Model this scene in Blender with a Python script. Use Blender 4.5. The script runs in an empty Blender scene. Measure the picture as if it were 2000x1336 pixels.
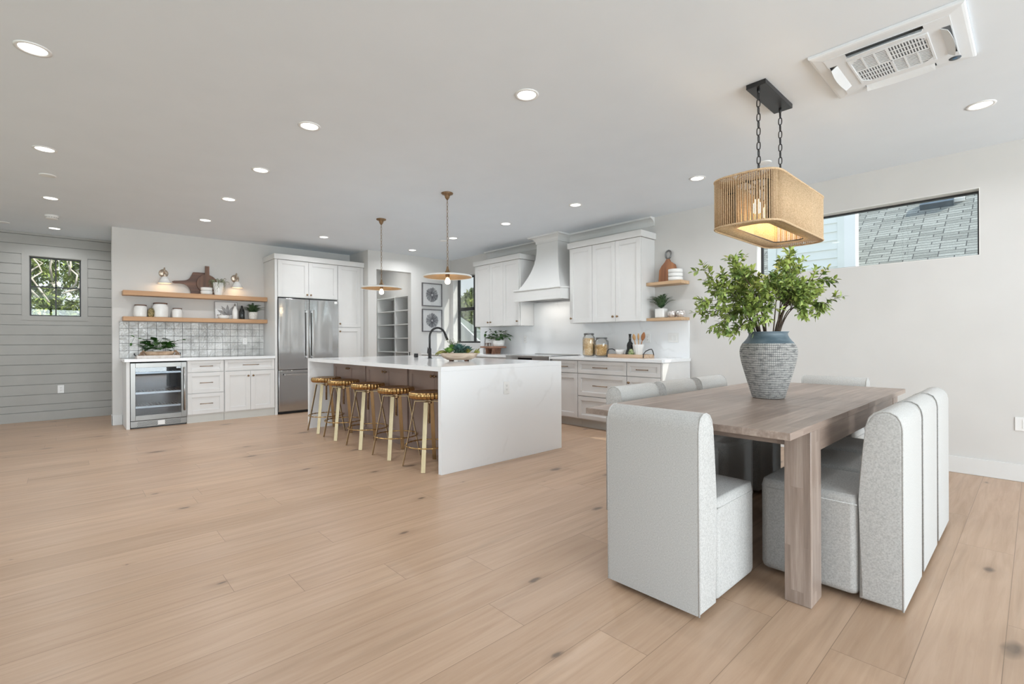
import bpy, bmesh, math, random
from mathutils import Vector, Matrix
random.seed(7)
PI = math.pi
SC = bpy.context.scene
COL = SC.collection

# ---------------------------------------------------------------- camera
YAW, ROLL, FPX = math.radians(47.37), math.radians(-0.2454), 943.28
fwd = Vector((-math.sin(YAW), math.cos(YAW), 0)); rgt = Vector((math.cos(YAW), math.sin(YAW), 0)); upv = Vector((0, 0, 1))
r2 = rgt*math.cos(ROLL) + upv*math.sin(ROLL); u2 = upv*math.cos(ROLL) - rgt*math.sin(ROLL)
cam = bpy.data.cameras.new('camera'); camo = bpy.data.objects.new('camera', cam); COL.objects.link(camo)
camo.matrix_world = Matrix(((r2.x, u2.x, -fwd.x, 0), (r2.y, u2.y, -fwd.y, 0), (r2.z, u2.z, -fwd.z, 1.15), (0, 0, 0, 1)))
cam.sensor_width = 36; cam.lens = FPX/2000*36; cam.shift_y = -(668-664.9)/2000; cam.clip_start = .05
SC.camera = camo

# ---------------------------------------------------------------- view, sky, sun, daylight
SC.view_settings.view_transform = 'Standard'; SC.view_settings.look = 'None'
SC.view_settings.gamma = 1; SC.view_settings.use_curve_mapping = False
SC.view_settings.exposure = 0.1
W = bpy.data.worlds.new('sky'); SC.world = W; W.use_nodes = True
wn = W.node_tree; bg = wn.nodes['Background']
tcw = wn.nodes.new('ShaderNodeTexCoord'); sx = wn.nodes.new('ShaderNodeSeparateXYZ'); rmp = wn.nodes.new('ShaderNodeValToRGB')
wn.links.new(tcw.outputs['Generated'], sx.inputs[0]); wn.links.new(sx.outputs['Z'], rmp.inputs[0]); wn.links.new(rmp.outputs[0], bg.inputs[0])
rmp.color_ramp.elements[0].position = 0.0; rmp.color_ramp.elements[0].color = (.93, .97, 1, 1)
rmp.color_ramp.elements[1].position = .7; rmp.color_ramp.elements[1].color = (.56, .74, 1, 1)
bg.inputs[1].default_value = 1.45

def light(name, kind, loc, energy, color=(1, 1, 1), direction=None, **kw):
    l = bpy.data.lights.new(name, kind); l.energy = energy; l.color = color
    for k, v in kw.items(): setattr(l, k, v)
    o = bpy.data.objects.new(name, l); COL.objects.link(o); o.location = loc
    if direction: o.rotation_euler = Vector(direction).to_track_quat('-Z', 'Y').to_euler()
    return o
light('sun', 'SUN', (8, 8, 8), 7.0, (1, .95, .86), (-1.0, -.55, -1.05), angle=.009)
# daylight through the glazed openings of the two walls behind the camera
light('daylight_front', 'AREA', (4.8, 1.2, 1.25), 405, (.86, .94, 1), (-1, 0, .22), shape='RECTANGLE', size=6.6, size_y=2.3)
light('daylight_back', 'AREA', (-3.6, -2.95, 1.25), 20, (.86, .94, 1), (0, 1, .25), shape='RECTANGLE', size=9.0, size_y=2.3)

# ---------------------------------------------------------------- materials
def mat(name, color=(.8, .8, .8), rough=.5, metal=0., spec=.5, **kw):
    m = bpy.data.materials.new(name); m.use_nodes = True
    b = m.node_tree.nodes['Principled BSDF']
    b.inputs['Base Color'].default_value = (*color, 1); b.inputs['Roughness'].default_value = rough
    b.inputs['Metallic'].default_value = metal; b.inputs['Specular IOR Level'].default_value = spec
    for k, v in kw.items(): b.inputs[k].default_value = v
    return m
class NT:
    def __init__(s, m): s.m = m; s.t = m.node_tree; s.b = s.t.nodes['Principled BSDF']
    def n(s, typ, **kw):
        x = s.t.nodes.new('ShaderNode'+typ)
        for k, v in kw.items():
            if k[0] == '_': x.inputs[k[1:].replace('_', ' ')].default_value = v
            else: setattr(x, k, v)
        return x
    def l(s, a, b): s.t.links.new(a, b)
    def coord(s, scale=(1, 1, 1), rot=(0, 0, 0), loc=(0, 0, 0), kind='Object'):
        c = s.n('TexCoord'); mp = s.n('Mapping'); s.l(c.outputs[kind], mp.inputs[0])
        mp.inputs['Scale'].default_value = scale; mp.inputs['Rotation'].default_value = rot; mp.inputs['Location'].default_value = loc
        return mp.outputs[0]
    def ramp(s, fac, stops):
        r = s.n('ValToRGB'); s.l(fac, r.inputs[0]); e = r.color_ramp.elements
        while len(e) < len(stops): e.new(.5)
        for q, (p, c) in zip(e, stops): q.position = p; q.color = (*c, 1) if len(c) == 3 else c
        return r.outputs[0]
    def mix(s, fac, a, b, mode='MIX'):
        x = s.n('Mix', data_type='RGBA', blend_type=mode)
        if hasattr(fac, 'links'): s.l(fac, x.inputs[0])
        else: x.inputs[0].default_value = fac
        for v, i in ((a, 6), (b, 7)):
            if hasattr(v, 'links'): s.l(v, x.inputs[i])
            else: x.inputs[i].default_value = (*v, 1)
        return x.outputs[2]
    def math(s, op, a, b=0., c=0.):
        x = s.n('Math', operation=op)
        for i, v in enumerate((a, b, c)):
            if hasattr(v, 'links'): s.l(v, x.inputs[i])
            else: x.inputs[i].default_value = v
        return x.outputs[0]
    def base(s, c): s.l(c, s.b.inputs['Base Color'])
    def bump(s, h, strength=.2, dist=.01):
        b = s.n('Bump'); b.inputs['Strength'].default_value = strength; b.inputs['Distance'].default_value = dist
        s.l(h, b.inputs['Height']); s.l(b.outputs[0], s.b.inputs['Normal'])
def noisy(name, c1, c2, scale=(5, 5, 5), rough=.5, bump=0., detail=4, metal=0., ns=1., spec=.5, lo=.35, hi=.65):
    m = mat(name, c1, rough, metal, spec); t = NT(m)
    n = t.n('TexNoise', _Scale=ns, _Detail=detail); t.l(t.coord(scale), n.inputs['Vector'])
    t.base(t.ramp(n.outputs['Fac'], ((lo, c1), (hi, c2))))
    if bump: t.bump(n.outputs['Fac'], bump, .004)
    return m
def wood(name, c1, c2, axis='Y', rough=.5, k=1., bump=.1):
    sc = {'X': (1.2*k, 22*k, 22*k), 'Y': (22*k, 1.2*k, 22*k), 'Z': (22*k, 22*k, 1.2*k)}[axis]
    return noisy(name, c1, c2, sc, rough, bump, 6)
M = {}
M['wall'] = noisy('wall_paint', (.645, .633, .615), (.665, .653, .635), (3, 3, 3), .75)
M['ceil'] = noisy('ceiling_paint', (.785, .84, .895), (.80, .855, .91), (3, 3, 3), .8)
M['trimw'] = noisy('trim_paint', (.725, .725, .715), (.75, .75, .74), (3, 3, 3), .45)
M['ship'] = noisy('shiplap_paint', (.40, .395, .375), (.43, .425, .405), (3, 3, 3), .6)
M['cab'] = noisy('cabinet_paint', (.725, .72, .71), (.75, .745, .735), (4, 4, 4), .38)
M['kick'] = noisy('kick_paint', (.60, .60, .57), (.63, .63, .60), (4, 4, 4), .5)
M['taupe'] = noisy('taupe_paint', (.30, .225, .195), (.33, .25, .218), (4, 4, 4), .4)
M['black'] = noisy('black_metal', (.012, .012, .013), (.02, .02, .022), (9, 9, 9), .38)
M['blackgloss'] = noisy('black_glass', (.006, .006, .007), (.01, .01, .011), (9, 9, 9), .06)
M['plastic'] = noisy('white_plastic', (.82, .82, .81), (.85, .85, .84), (9, 9, 9), .3)
M['plasticgrey'] = noisy('grey_plastic', (.35, .35, .35), (.4, .4, .4), (9, 9, 9), .4)
M['ceramic'] = noisy('white_ceramic', (.78, .77, .75), (.84, .83, .81), (12, 12, 12), .2)
M['stoneware'] = noisy('speckled_stoneware', (.80, .78, .74), (.62, .60, .56), (60, 60, 60), .5, .05)
M['oak'] = wood('oak_shelf', (.46, .25, .125), (.56, .33, .175), 'Y', .5)
M['oakx'] = wood('oak_shelf_light', (.48, .31, .18), (.60, .41, .25), 'X', .5)
M['walnut'] = wood('walnut', (.075, .032, .018), (.17, .075, .042), 'Y', .45)
M['walnutz'] = wood('walnut_upright', (.085, .04, .022), (.19, .09, .05), 'Z', .45)
M['acacia'] = wood('acacia', (.20, .07, .025), (.42, .17, .065), 'Z', .4)
M['utensil'] = wood('beech', (.45, .25, .10), (.60, .37, .17), 'Z', .5)
M['utensildark'] = wood('olive_wood', (.22, .08, .03), (.34, .14, .055), 'Z', .5)
M['bowlwood'] = wood('pale_bowl_wood', (.36, .26, .18), (.66, .55, .44), 'X', .6)
M['standwood'] = wood('stand_wood', (.22, .10, .06), (.36, .19, .12), 'X', .5)
M['traywood'] = wood('tray_wood', (.46, .30, .19), (.62, .45, .31), 'X', .55)
M['traypale'] = noisy('whitewashed_tray', (.62, .55, .50), (.74, .69, .65), (4, 25, 25), .6)
M['brass'] = noisy('antique_brass', (.42, .27, .115), (.56, .375, .17), (30, 30, 30), .27, 0, 3, 1.)
M['seatbrass'] = noisy('hammered_brass', (.36, .215, .085), (.50, .32, .14), (30, 30, 30), .22, 0, 3, 1.)
M['brassleg'] = noisy('brass_leg', (.44, .34, .20), (.54, .43, .27), (12, 12, 3), .24, 0, 3, 1.)
M['bronze'] = noisy('aged_bronze', (.23, .15, .085), (.36, .245, .15), (40, 40, 40), .38, 0, 3, 1.)
M['nickel'] = noisy('warm_nickel', (.50, .42, .34), (.62, .53, .44), (30, 30, 30), .3, 0, 3, 1.)
M['goldleaf'] = noisy('gold_inside', (.60, .36, .16), (.68, .43, .21), (14, 14, 14), .45, 0, 3, .6)
M['shadegrey'] = noisy('shade_enamel', (.70, .69, .67), (.76, .75, .73), (9, 9, 9), .4)
M['fabric'] = None
M['rope'] = noisy('jute_rope', (.50, .345, .20), (.68, .50, .32), (90, 90, 200), .85, .2)
M['jute'] = noisy('jute_fringe', (.30, .19, .12), (.44, .30, .20), (60, 60, 60), .9, .3)
M['soil'] = noisy('soil', (.03, .02, .014), (.07, .05, .035), (60, 60, 60), .95, .4)
M['pasta'] = noisy('dry_pasta', (.66, .38, .12), (.82, .58, .27), (60, 60, 60), .6)
M['cereal'] = noisy('cereal_rings', (.72, .48, .22), (.88, .70, .45), (60, 60, 60), .6)
M['paper'] = noisy('art_paper', (.80, .80, .80), (.83, .83, .83), (5, 5, 5), .7)
M['ink'] = noisy('grey_ink', (.10, .10, .11), (.26, .26, .28), (40, 40, 40), .8)
M['frame'] = noisy('grey_wood_frame', (.10, .095, .10), (.16, .15, .155), (20, 20, 20), .5)
M['frameplain'] = noisy('silver_frame', (.30, .29, .29), (.40, .39, .39), (20, 20, 20), .4)
def leafmat(name, c1, c2, sc=9, rough=.5):
    m = noisy(name, c1, c2, (sc, sc, sc), rough, 0, 2, lo=.38, hi=.62)
    m.node_tree.nodes['Principled BSDF'].inputs['Subsurface Weight'].default_value = 0
    return m
M['leaf'] = leafmat('spray_leaf', (.10, .17, .035), (.42, .52, .13), 14)
M['stem'] = noisy('twig', (.045, .03, .02), (.10, .07, .045), (30, 30, 30), .8)
M['darkleaf'] = leafmat('dark_leaf', (.012, .05, .010), (.05, .14, .025), 22, .35)
M['fern'] = leafmat('fern_leaf', (.03, .07, .028), (.085, .15, .06), 30)
M['airplant'] = leafmat('air_plant', (.12, .15, .075), (.26, .28, .17), 30)
M['succblue'] = leafmat('blue_succulent', (.055, .135, .12), (.13, .24, .215), 26)
M['succgreen'] = leafmat('green_succulent', (.11, .26, .045), (.24, .42, .09), 20, .35)
M['succolive'] = leafmat('olive_succulent', (.14, .13, .03), (.32, .33, .08), 26)
M['succdark'] = leafmat('dark_succulent', (.02, .06, .045), (.07, .14, .08), 26)  # dark green leaf colour of the low mound
M['artichoke'] = leafmat('artichoke', (.10, .09, .03), (.45, .34, .16), 60)
M['cypress'] = leafmat('cypress_foliage', (.055, .10, .02), (.36, .42, .11), 3)
M['tree'] = leafmat('tree_foliage', (.13, .20, .03), (.42, .48, .12), 2)
M['bark'] = noisy('pale_bark', (.45, .38, .32), (.70, .63, .56), (9, 9, 9), .9)
M['barkdark'] = noisy('dark_bark', (.08, .06, .045), (.15, .12, .09), (9, 9, 9), .9)
M['siding'] = noisy('pale_siding', (.77, .80, .775), (.81, .84, .815), (3, 3, 3), .6)
M['exttrim'] = noisy('exterior_trim', (.85, .86, .86), (.88, .89, .89), (3, 3, 3), .5)
M['ground'] = noisy('garden_ground', (.22, .24, .15), (.36, .36, .26), (2, 2, 2), .9)
M['decktop'] = noisy('grey_roof', (.17, .20, .17), (.22, .25, .215), (2, 30, 2), .8)
M['darkvent'] = noisy('dark_vent', (.05, .07, .09), (.09, .12, .15), (9, 9, 9), .4)
M['ventgrey'] = noisy('dark_vent_paint', (.06, .06, .058), (.09, .09, .087), (9, 9, 9), .5)
M['badge'] = noisy('badge_blue', (.02, .08, .17), (.05, .15, .28), (300, 300, 300), .25)
M['cooler'] = noisy('cooler_inside', (.022, .025, .028), (.035, .038, .042), (9, 9, 9), .4)
M['bottleblack'] = noisy('black_bottle', (.008, .009, .009), (.015, .016, .016), (9, 9, 9), .15)

def emission(name, color, strength):
    m = bpy.data.materials.new(name); m.use_nodes = True; t = m.node_tree
    t.nodes.remove(t.nodes['Principled BSDF']); e = t.nodes.new('ShaderNodeEmission')
    e.inputs[0].default_value = (*color, 1); e.inputs[1].default_value = strength
    t.links.new(e.outputs[0], t.nodes['Material Output'].inputs[0]); return m
M['lampdisc'] = emission('lit_diffuser', (1, .985, .95), 5)
M['bulb'] = emission('lit_bulb', (1, .80, .52), 14)
M['bulbwarm'] = emission('lit_bulb_warm', (1, .72, .40), 6)

def glass(name, tint=(1, 1, 1), refl=.07, rough=.0):
    m = bpy.data.materials.new(name); m.use_nodes = True; t = m.node_tree
    t.nodes.remove(t.nodes['Principled BSDF'])
    a = t.nodes.new('ShaderNodeBsdfTransparent'); a.inputs[0].default_value = (*tint, 1)
    g = t.nodes.new('ShaderNodeBsdfGlossy'); g.inputs['Roughness'].default_value = rough
    f = t.nodes.new('ShaderNodeLayerWeight'); f.inputs[0].default_value = .25
    mm = t.nodes.new('ShaderNodeMath'); mm.operation = 'MULTIPLY_ADD'; mm.inputs[1].default_value = .6; mm.inputs[2].default_value = refl
    mx = t.nodes.new('ShaderNodeMixShader')
    t.links.new(f.outputs['Fresnel'], mm.inputs[0]); t.links.new(mm.outputs[0], mx.inputs[0])
    t.links.new(a.outputs[0], mx.inputs[1]); t.links.new(g.outputs[0], mx.inputs[2])
    t.links.new(mx.outputs[0], t.nodes['Material Output'].inputs[0]); return m
M['pane'] = glass('window_glass', (.97, .99, .98), .03)
M['jar'] = glass('jar_glass', (.985, .985, .98), .035)
M['coolerglass'] = glass('cooler_glass', (.80, .83, .86), .05)
M['pictureglass'] = glass('picture_glass', (1, 1, 1), .03)

def fabric():
    m = mat('linen_upholstery', (.6, .6, .58), .92, 0, .2); t = NT(m)
    a = t.n('TexNoise', _Scale=1., _Detail=3.); t.l(t.coord((700, 150, 150)), a.inputs[0])
    b = t.n('TexNoise', _Scale=1., _Detail=3.); t.l(t.coord((150, 150, 700)), b.inputs[0])
    s = t.math('ADD', a.outputs['Fac'], b.outputs['Fac']); s = t.math('MULTIPLY', s, .5)
    t.base(t.ramp(s, ((.38, (.405, .40, .39)), (.60, (.575, .57, .555)))))
    t.bump(s, .25, .002); t.b.inputs['Sheen Weight'].default_value = .15
    return m
M['fabric'] = fabric()

def floor_mat():
    m = mat('oak_planks', (.5, .36, .25), .42, 0, .45); t = NT(m)
    c = t.n('TexCoord'); sp = t.n('SeparateXYZ'); t.l(c.outputs['Object'], sp.inputs[0])
    xs_ = t.math('ADD', sp.outputs['X'], 1.183+.22*100)
    wnz = t.n('TexWhiteNoise', noise_dimensions='1D'); t.l(t.math('FLOOR', t.math('DIVIDE', xs_, .22)), wnz.inputs['W'])
    cb = t.n('CombineXYZ'); t.l(t.math('ADD', t.math('ADD', sp.outputs['Y'], 37.3), t.math('MULTIPLY', wnz.outputs['Value'], 2.2)), cb.inputs[0]); t.l(xs_, cb.inputs[1])
    br = t.n('TexBrick', offset=0., offset_frequency=2, squash=1.)
    t.l(cb.outputs[0], br.inputs['Vector'])
    for k, v in (('Scale', 1.), ('Mortar Size', .0011), ('Mortar Smooth', .1), ('Bias', 0.), ('Brick Width', 2.2), ('Row Height', .22)): br.inputs[k].default_value = v
    br.inputs['Color1'].default_value = (0, 0, 0, 1); br.inputs['Color2'].default_value = (1, 1, 1, 1); br.inputs['Mortar'].default_value = (.5, .5, .5, 1)
    tint = br.outputs['Color']
    # grain, shifted per plank
    row = t.math('MULTIPLY', tint, 31.)
    gx = t.math('ADD', t.math('MULTIPLY', sp.outputs['X'], 26.), row)
    gy = t.math('ADD', t.math('MULTIPLY', sp.outputs['Y'], 1.5), row)
    gv = t.n('CombineXYZ'); t.l(gx, gv.inputs[0]); t.l(gy, gv.inputs[1])
    g = t.n('TexNoise', _Scale=1., _Detail=7., _Roughness=.62, _Distortion=.6); t.l(gv.outputs[0], g.inputs['Vector'])
    fx = t.n('CombineXYZ'); t.l(t.math('ADD', t.math('MULTIPLY', sp.outputs['X'], 120.), row), fx.inputs[0]); t.l(t.math('MULTIPLY', sp.outputs['Y'], 5.), fx.inputs[1])
    fg = t.n('TexNoise', _Scale=1., _Detail=4.); t.l(fx.outputs[0], fg.inputs['Vector'])
    bcol = t.ramp(g.outputs['Fac'], ((.25, (.425, .291, .198)), (.46, (.492, .345, .242)), (.62, (.538, .385, .277)), (.8, (.562, .412, .304))))
    tc = t.ramp(tint, ((0, (.90, .86, .82)), (.35, (1.03, .99, .95)), (.7, (.97, .945, .93)), (1, (1.08, 1.05, 1.02))))
    bcol = t.mix(1., bcol, tc, 'MULTIPLY')
    bcol = t.mix(t.math('MULTIPLY', fg.outputs['Fac'], .16), bcol, (.36, .24, .155))
    # knots
    kv = t.n('CombineXYZ'); t.l(t.math('MULTIPLY', sp.outputs['X'], 2.1), kv.inputs[0]); t.l(t.math('MULTIPLY', sp.outputs['Y'], .95), kv.inputs[1])
    wob = t.n('TexNoise', _Scale=9., _Detail=2.); t.l(c.outputs['Object'], wob.inputs['Vector'])
    kd = t.n('VectorMath', operation='SCALE'); t.l(wob.outputs['Color'], kd.inputs[0]); kd.inputs['Scale'].default_value = .07
    ka = t.n('VectorMath', operation='ADD'); t.l(kv.outputs[0], ka.inputs[0]); t.l(kd.outputs[0], ka.inputs[1])
    vo = t.n('TexVoronoi', voronoi_dimensions='2D', _Scale=1., _Randomness=1.); t.l(ka.outputs[0], vo.inputs['Vector'])
    size = t.n('SeparateXYZ'); t.l(vo.outputs['Color'], size.inputs[0])
    rad = t.math('MULTIPLY', t.math('POWER', size.outputs['X'], 1.8), .092)
    k1 = t.math('SUBTRACT', 1., t.math('DIVIDE', vo.outputs['Distance'], t.math('MAXIMUM', rad, .002)))
    k1 = t.math('MAXIMUM', k1, 0.)
    halo = t.math('SUBTRACT', 1., t.math('DIVIDE', vo.outputs['Distance'], t.math('MAXIMUM', t.math('MULTIPLY', rad, 3.2), .002)))
    halo = t.math('MULTIPLY', t.math('MAXIMUM', halo, 0.), .42)
    bcol = t.mix(halo, bcol, (.27, .175, .11))
    bcol = t.mix(t.math('MINIMUM', t.math('MULTIPLY', k1, 1.4), .85), bcol, (.125, .088, .064))
    # streaks along the plank
    sv = t.n('CombineXYZ'); t.l(t.math('ADD', t.math('MULTIPLY', sp.outputs['X'], 14.), row), sv.inputs[0]); t.l(t.math('ADD', t.math('MULTIPLY', sp.outputs['Y'], .75), row), sv.inputs[1])
    sn = t.n('TexNoise', _Scale=1., _Detail=3.); t.l(sv.outputs[0], sn.inputs['Vector'])
    bcol = t.mix(t.ramp(sn.outputs['Fac'], ((.58, (0, 0, 0)), (.75, (.45, .45, .45)))), bcol, (.33, .23, .155))
    bcol = t.mix(t.math('MULTIPLY', br.outputs['Fac'], .75), bcol, (.16, .105, .065))
    t.base(bcol)
    t.l(t.ramp(g.outputs['Fac'], ((.3, (.40, .40, .40)), (.7, (.30, .30, .30)))), t.b.inputs['Roughness'])
    t.bump(t.math('SUBTRACT', t.math('MULTIPLY', fg.outputs['Fac'], .15), br.outputs['Fac']), .12, .003)
    return m
M['floor'] = floor_mat()

def table_mat(name, axis='Y', bw=1.3, rh=.11):
    m = mat(name, (.4, .3, .25), .34, 0, .5); t = NT(m)
    c = t.n('TexCoord'); sp = t.n('SeparateXYZ'); t.l(c.outputs['Object'], sp.inputs[0])
    A, B = {'Y': ('Y', 'X'), 'X': ('X', 'Y'), 'Z': ('Z', 'X')}[axis]
    cb = t.n('CombineXYZ'); t.l(t.math('ADD', sp.outputs[A], 20.), cb.inputs[0]); t.l(t.math('ADD', t.math('ADD', sp.outputs[B], sp.outputs['Y'] if axis == 'Z' else 0.), 20.03), cb.inputs[1])
    br = t.n('TexBrick', offset=.43, offset_frequency=2); t.l(cb.outputs[0], br.inputs['Vector'])
    for k, v in (('Scale', 1.), ('Mortar Size', .0008), ('Bias', 0.), ('Brick Width', bw), ('Row Height', rh)): br.inputs[k].default_value = v
    br.inputs['Color1'].default_value = (0, 0, 0, 1); br.inputs['Color2'].default_value = (1, 1, 1, 1); br.inputs['Mortar'].default_value = (.3, .3, .3, 1)
    row = t.math('MULTIPLY', br.outputs['Color'], 17.)
    sa, sb = 2.2, 38.
    v = t.n('CombineXYZ'); t.l(t.math('ADD', t.math('MULTIPLY', sp.outputs[A], sa), row), v.inputs[0]); t.l(t.math('ADD', t.math('MULTIPLY', sp.outputs[B], sb), row), v.inputs[1])
    if axis == 'Z': t.l(t.math('MULTIPLY', sp.outputs['Y'], sb), v.inputs[2])
    else: t.l(t.math('MULTIPLY', sp.outputs['Z'], sb), v.inputs[2])
    g = t.n('TexNoise', _Scale=1., _Detail=7., _Roughness=.65); t.l(v.outputs[0], g.inputs['Vector'])
    col = t.ramp(g.outputs['Fac'], ((.3, (.175, .120, .092)), (.5, (.275, .200, .158)), (.7, (.40, .315, .265))))
    tc = t.ramp(br.outputs['Color'], ((0, (.80, .74, .70)), (.4, (1, 1, 1)), (1, (1.22, 1.24, 1.26))))
    col = t.mix(1., col, tc, 'MULTIPLY')
    w = t.n('TexNoise', _Scale=2.3, _Detail=3.); t.l(c.outputs['Object'], w.inputs['Vector'])
    col = t.mix(t.math('MULTIPLY', w.outputs['Fac'], .42), col, (.40, .355, .325))
    t.base(col); t.bump(g.outputs['Fac'], .1, .002); return m
M['table'] = table_mat('weathered_table_top', 'Y')
M['tablex'] = table_mat('weathered_table_rail', 'X')
M['tableleg'] = table_mat('weathered_table_leg', 'Z', .45, .05)

def quartz():
    m = mat('white_quartz', (.8, .8, .79), .10, 0, .5); t = NT(m)
    co = t.coord((1, 1, 1), (.3, .5, .6))
    d = t.n('TexNoise', _Scale=1.6, _Detail=4.); t.l(co, d.inputs['Vector'])
    ds = t.n('VectorMath', operation='SCALE'); t.l(d.outputs['Color'], ds.inputs[0]); ds.inputs['Scale'].default_value = .9
    ad = t.n('VectorMath', operation='ADD'); t.l(co, ad.inputs[0]); t.l(ds.outputs[0], ad.inputs[1])
    w = t.n('TexWave', _Scale=.75, _Distortion=2.5, _Detail=3., _Detail_Scale=1.2); t.l(ad.outputs[0], w.inputs['Vector'])
    f = t.ramp(w.outputs['Fac'], ((0, (.17, .17, .17)), (.012, (.07, .07, .07)), (.04, (0, 0, 0))))
    n2 = t.n('TexNoise', _Scale=3.); t.l(co, n2.inputs['Vector'])
    f2 = t.mix(1., f, t.ramp(n2.outputs['Fac'], ((.45, (0, 0, 0)), (.62, (.8, .8, .8)))), 'MULTIPLY')
    t.base(t.mix(f2, (.865, .88, .895), (.50, .49, .48))); return m
M['quartz'] = quartz()

def steel(name, axis='Z', c=(.46, .46, .46), rough=.24, wob=.5):
    m = mat(name, c, rough, 1.); t = NT(m)
    sc = {'Z': (3., 5., .45), 'Y': (60, .6, 60)}[axis]
    n = t.n('TexNoise', _Scale=1., _Detail=1.); t.l(t.coord(sc), n.inputs['Vector'])
    f = t.n('TexNoise', _Scale=1., _Detail=2.); t.l(t.coord((400, 4, 400) if axis == 'Z' else (4, 4, 300)), f.inputs['Vector'])
    h = t.math('ADD', n.outputs['Fac'], t.math('MULTIPLY', f.outputs['Fac'], .004))
    t.bump(h, wob, .05); return m
M['fridge'] = steel('brushed_fridge_steel', 'Z', (.47, .47, .47), .12, .33)
M['steel'] = steel('brushed_steel', 'Z', (.50, .49, .48), .28, .05)
M['coolersteel'] = steel('cooler_steel', 'Z', (.235, .23, .22), .3, .05)
M['plasticcool'] = noisy('cool_white_plastic', (.78, .815, .85), (.80, .835, .87), (9, 9, 9), .35)
M['steeldark'] = noisy('dark_steel', (.16, .16, .16), (.22, .22, .22), (9, 9, 9), .35, 0, 3, 1.)

def zellige():
    m = mat('zellige_glaze', (.6, .6, .58), .12, 0, .6); t = NT(m)
    co = t.coord((1, 1, 1))
    v = t.n('TexNoise', _Scale=5., _Detail=3.); t.l(co, v.inputs['Vector'])
    t.base(t.ramp(v.outputs['Fac'], ((.32, (.40, .395, .38)), (.5, (.54, .54, .525)), (.68, (.68, .68, .665)))))
    w = t.n('TexNoise', _Scale=16., _Detail=3., _Distortion=1.5); t.l(co, w.inputs['Vector'])
    t.bump(w.outputs['Fac'], .6, .014); return m
M['zellige'] = zellige()
M['grout'] = noisy('dark_grout', (.085, .085, .082), (.12, .12, .115), (30, 30, 30), .9)

def vase_mat():
    m = mat('woven_vase', (.5, .5, .48), .85, 0, .25); t = NT(m)
    c = t.n('TexCoord'); sp = t.n('SeparateXYZ'); t.l(c.outputs['Object'], sp.inputs[0])
    ang = t.math('ARCTAN2', sp.outputs['Y'], sp.outputs['X'])
    u = t.math('MULTIPLY', ang, 20.); v = t.math('MULTIPLY', sp.outputs['Z'], 135.)
    su = t.math('ABSOLUTE', t.math('SINE', t.math('MULTIPLY', u, 2.4))); sv = t.math('ABSOLUTE', t.math('SINE', t.math('MULTIPLY', v, 1.7)))
    weave = t.math('MULTIPLY', t.math('POWER', su, .45), t.math('POWER', sv, .45))
    cb = t.n('CombineXYZ'); t.l(t.math('MULTIPLY', ang, 3.2), cb.inputs[0]); t.l(t.math('MULTIPLY', sp.outputs['Z'], 60.), cb.inputs[1])
    n = t.n('TexNoise', _Scale=1., _Detail=5., _Roughness=.7); t.l(cb.outputs[0], n.inputs['Vector'])
    f = t.math('MULTIPLY', weave, t.ramp(n.outputs['Fac'], ((.36, (.25, .25, .25)), (.52, (1, 1, 1)))))
    t.base(t.mix(f, (.085, .09, .095), (.52, .505, .48)))
    t.bump(weave, .5, .004); return m
M['vase'] = vase_mat()
M['vaserim'] = noisy('blue_grey_rim', (.085, .125, .155), (.15, .20, .235), (9, 9, 30), .5, .1)

def shingle_mat():
    m = mat('roof_shingles', (.4, .42, .4), .9, 0, .2); t = NT(m)
    br = t.n('TexBrick', offset=.37, offset_frequency=3); t.l(t.coord((1, 1, 1), kind='UV'), br.inputs['Vector'])
    for k, v in (('Scale', 1.), ('Mortar Size', .006), ('Bias', 0.), ('Brick Width', .27), ('Row Height', .078)): br.inputs[k].default_value = v
    br.inputs['Color1'].default_value = (.22, .225, .205, 1); br.inputs['Color2'].default_value = (.36, .365, .335, 1); br.inputs['Mortar'].default_value = (.06, .06, .06, 1)
    n = t.n('TexNoise', _Scale=60., _Detail=2.); t.l(t.coord(), n.inputs['Vector'])
    t.base(t.mix(.4, br.outputs['Color'], t.mix(1., br.outputs['Color'], t.ramp(n.outputs['Fac'], ((.3, (.55, .55, .55)), (.7, (1.35, 1.35, 1.35)))), 'MULTIPLY'))); return m
M['shingle'] = shingle_mat()

# ---------------------------------------------------------------- mesh helpers
def nb(): return bmesh.new()
def box(bm, x0, x1, y0, y1, z0, z1, bev=0, seg=2, smooth=False, mi=0):
    x0, x1 = sorted((x0, x1)); y0, y1 = sorted((y0, y1)); z0, z1 = sorted((z0, z1))
    vs = [bm.verts.new(p) for p in ((x0, y0, z0), (x1, y0, z0), (x1, y1, z0), (x0, y1, z0), (x0, y0, z1), (x1, y0, z1), (x1, y1, z1), (x0, y1, z1))]
    fs = [bm.faces.new([vs[i] for i in q]) for q in ((3, 2, 1, 0), (4, 5, 6, 7), (0, 1, 5, 4), (1, 2, 6, 5), (2, 3, 7, 6), (3, 0, 4, 7))]
    for f in fs: f.material_index = mi
    if bev:
        es = list({e for f in fs for e in f.edges})
        r = bmesh.ops.bevel(bm, geom=es, offset=bev, segments=seg, profile=.5, affect='EDGES', clamp_overlap=True)
        for f in r['faces']: f.smooth = True; f.material_index = mi
        if smooth:
            for f in fs:
                if f.is_valid: f.smooth = True
    return vs
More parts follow.
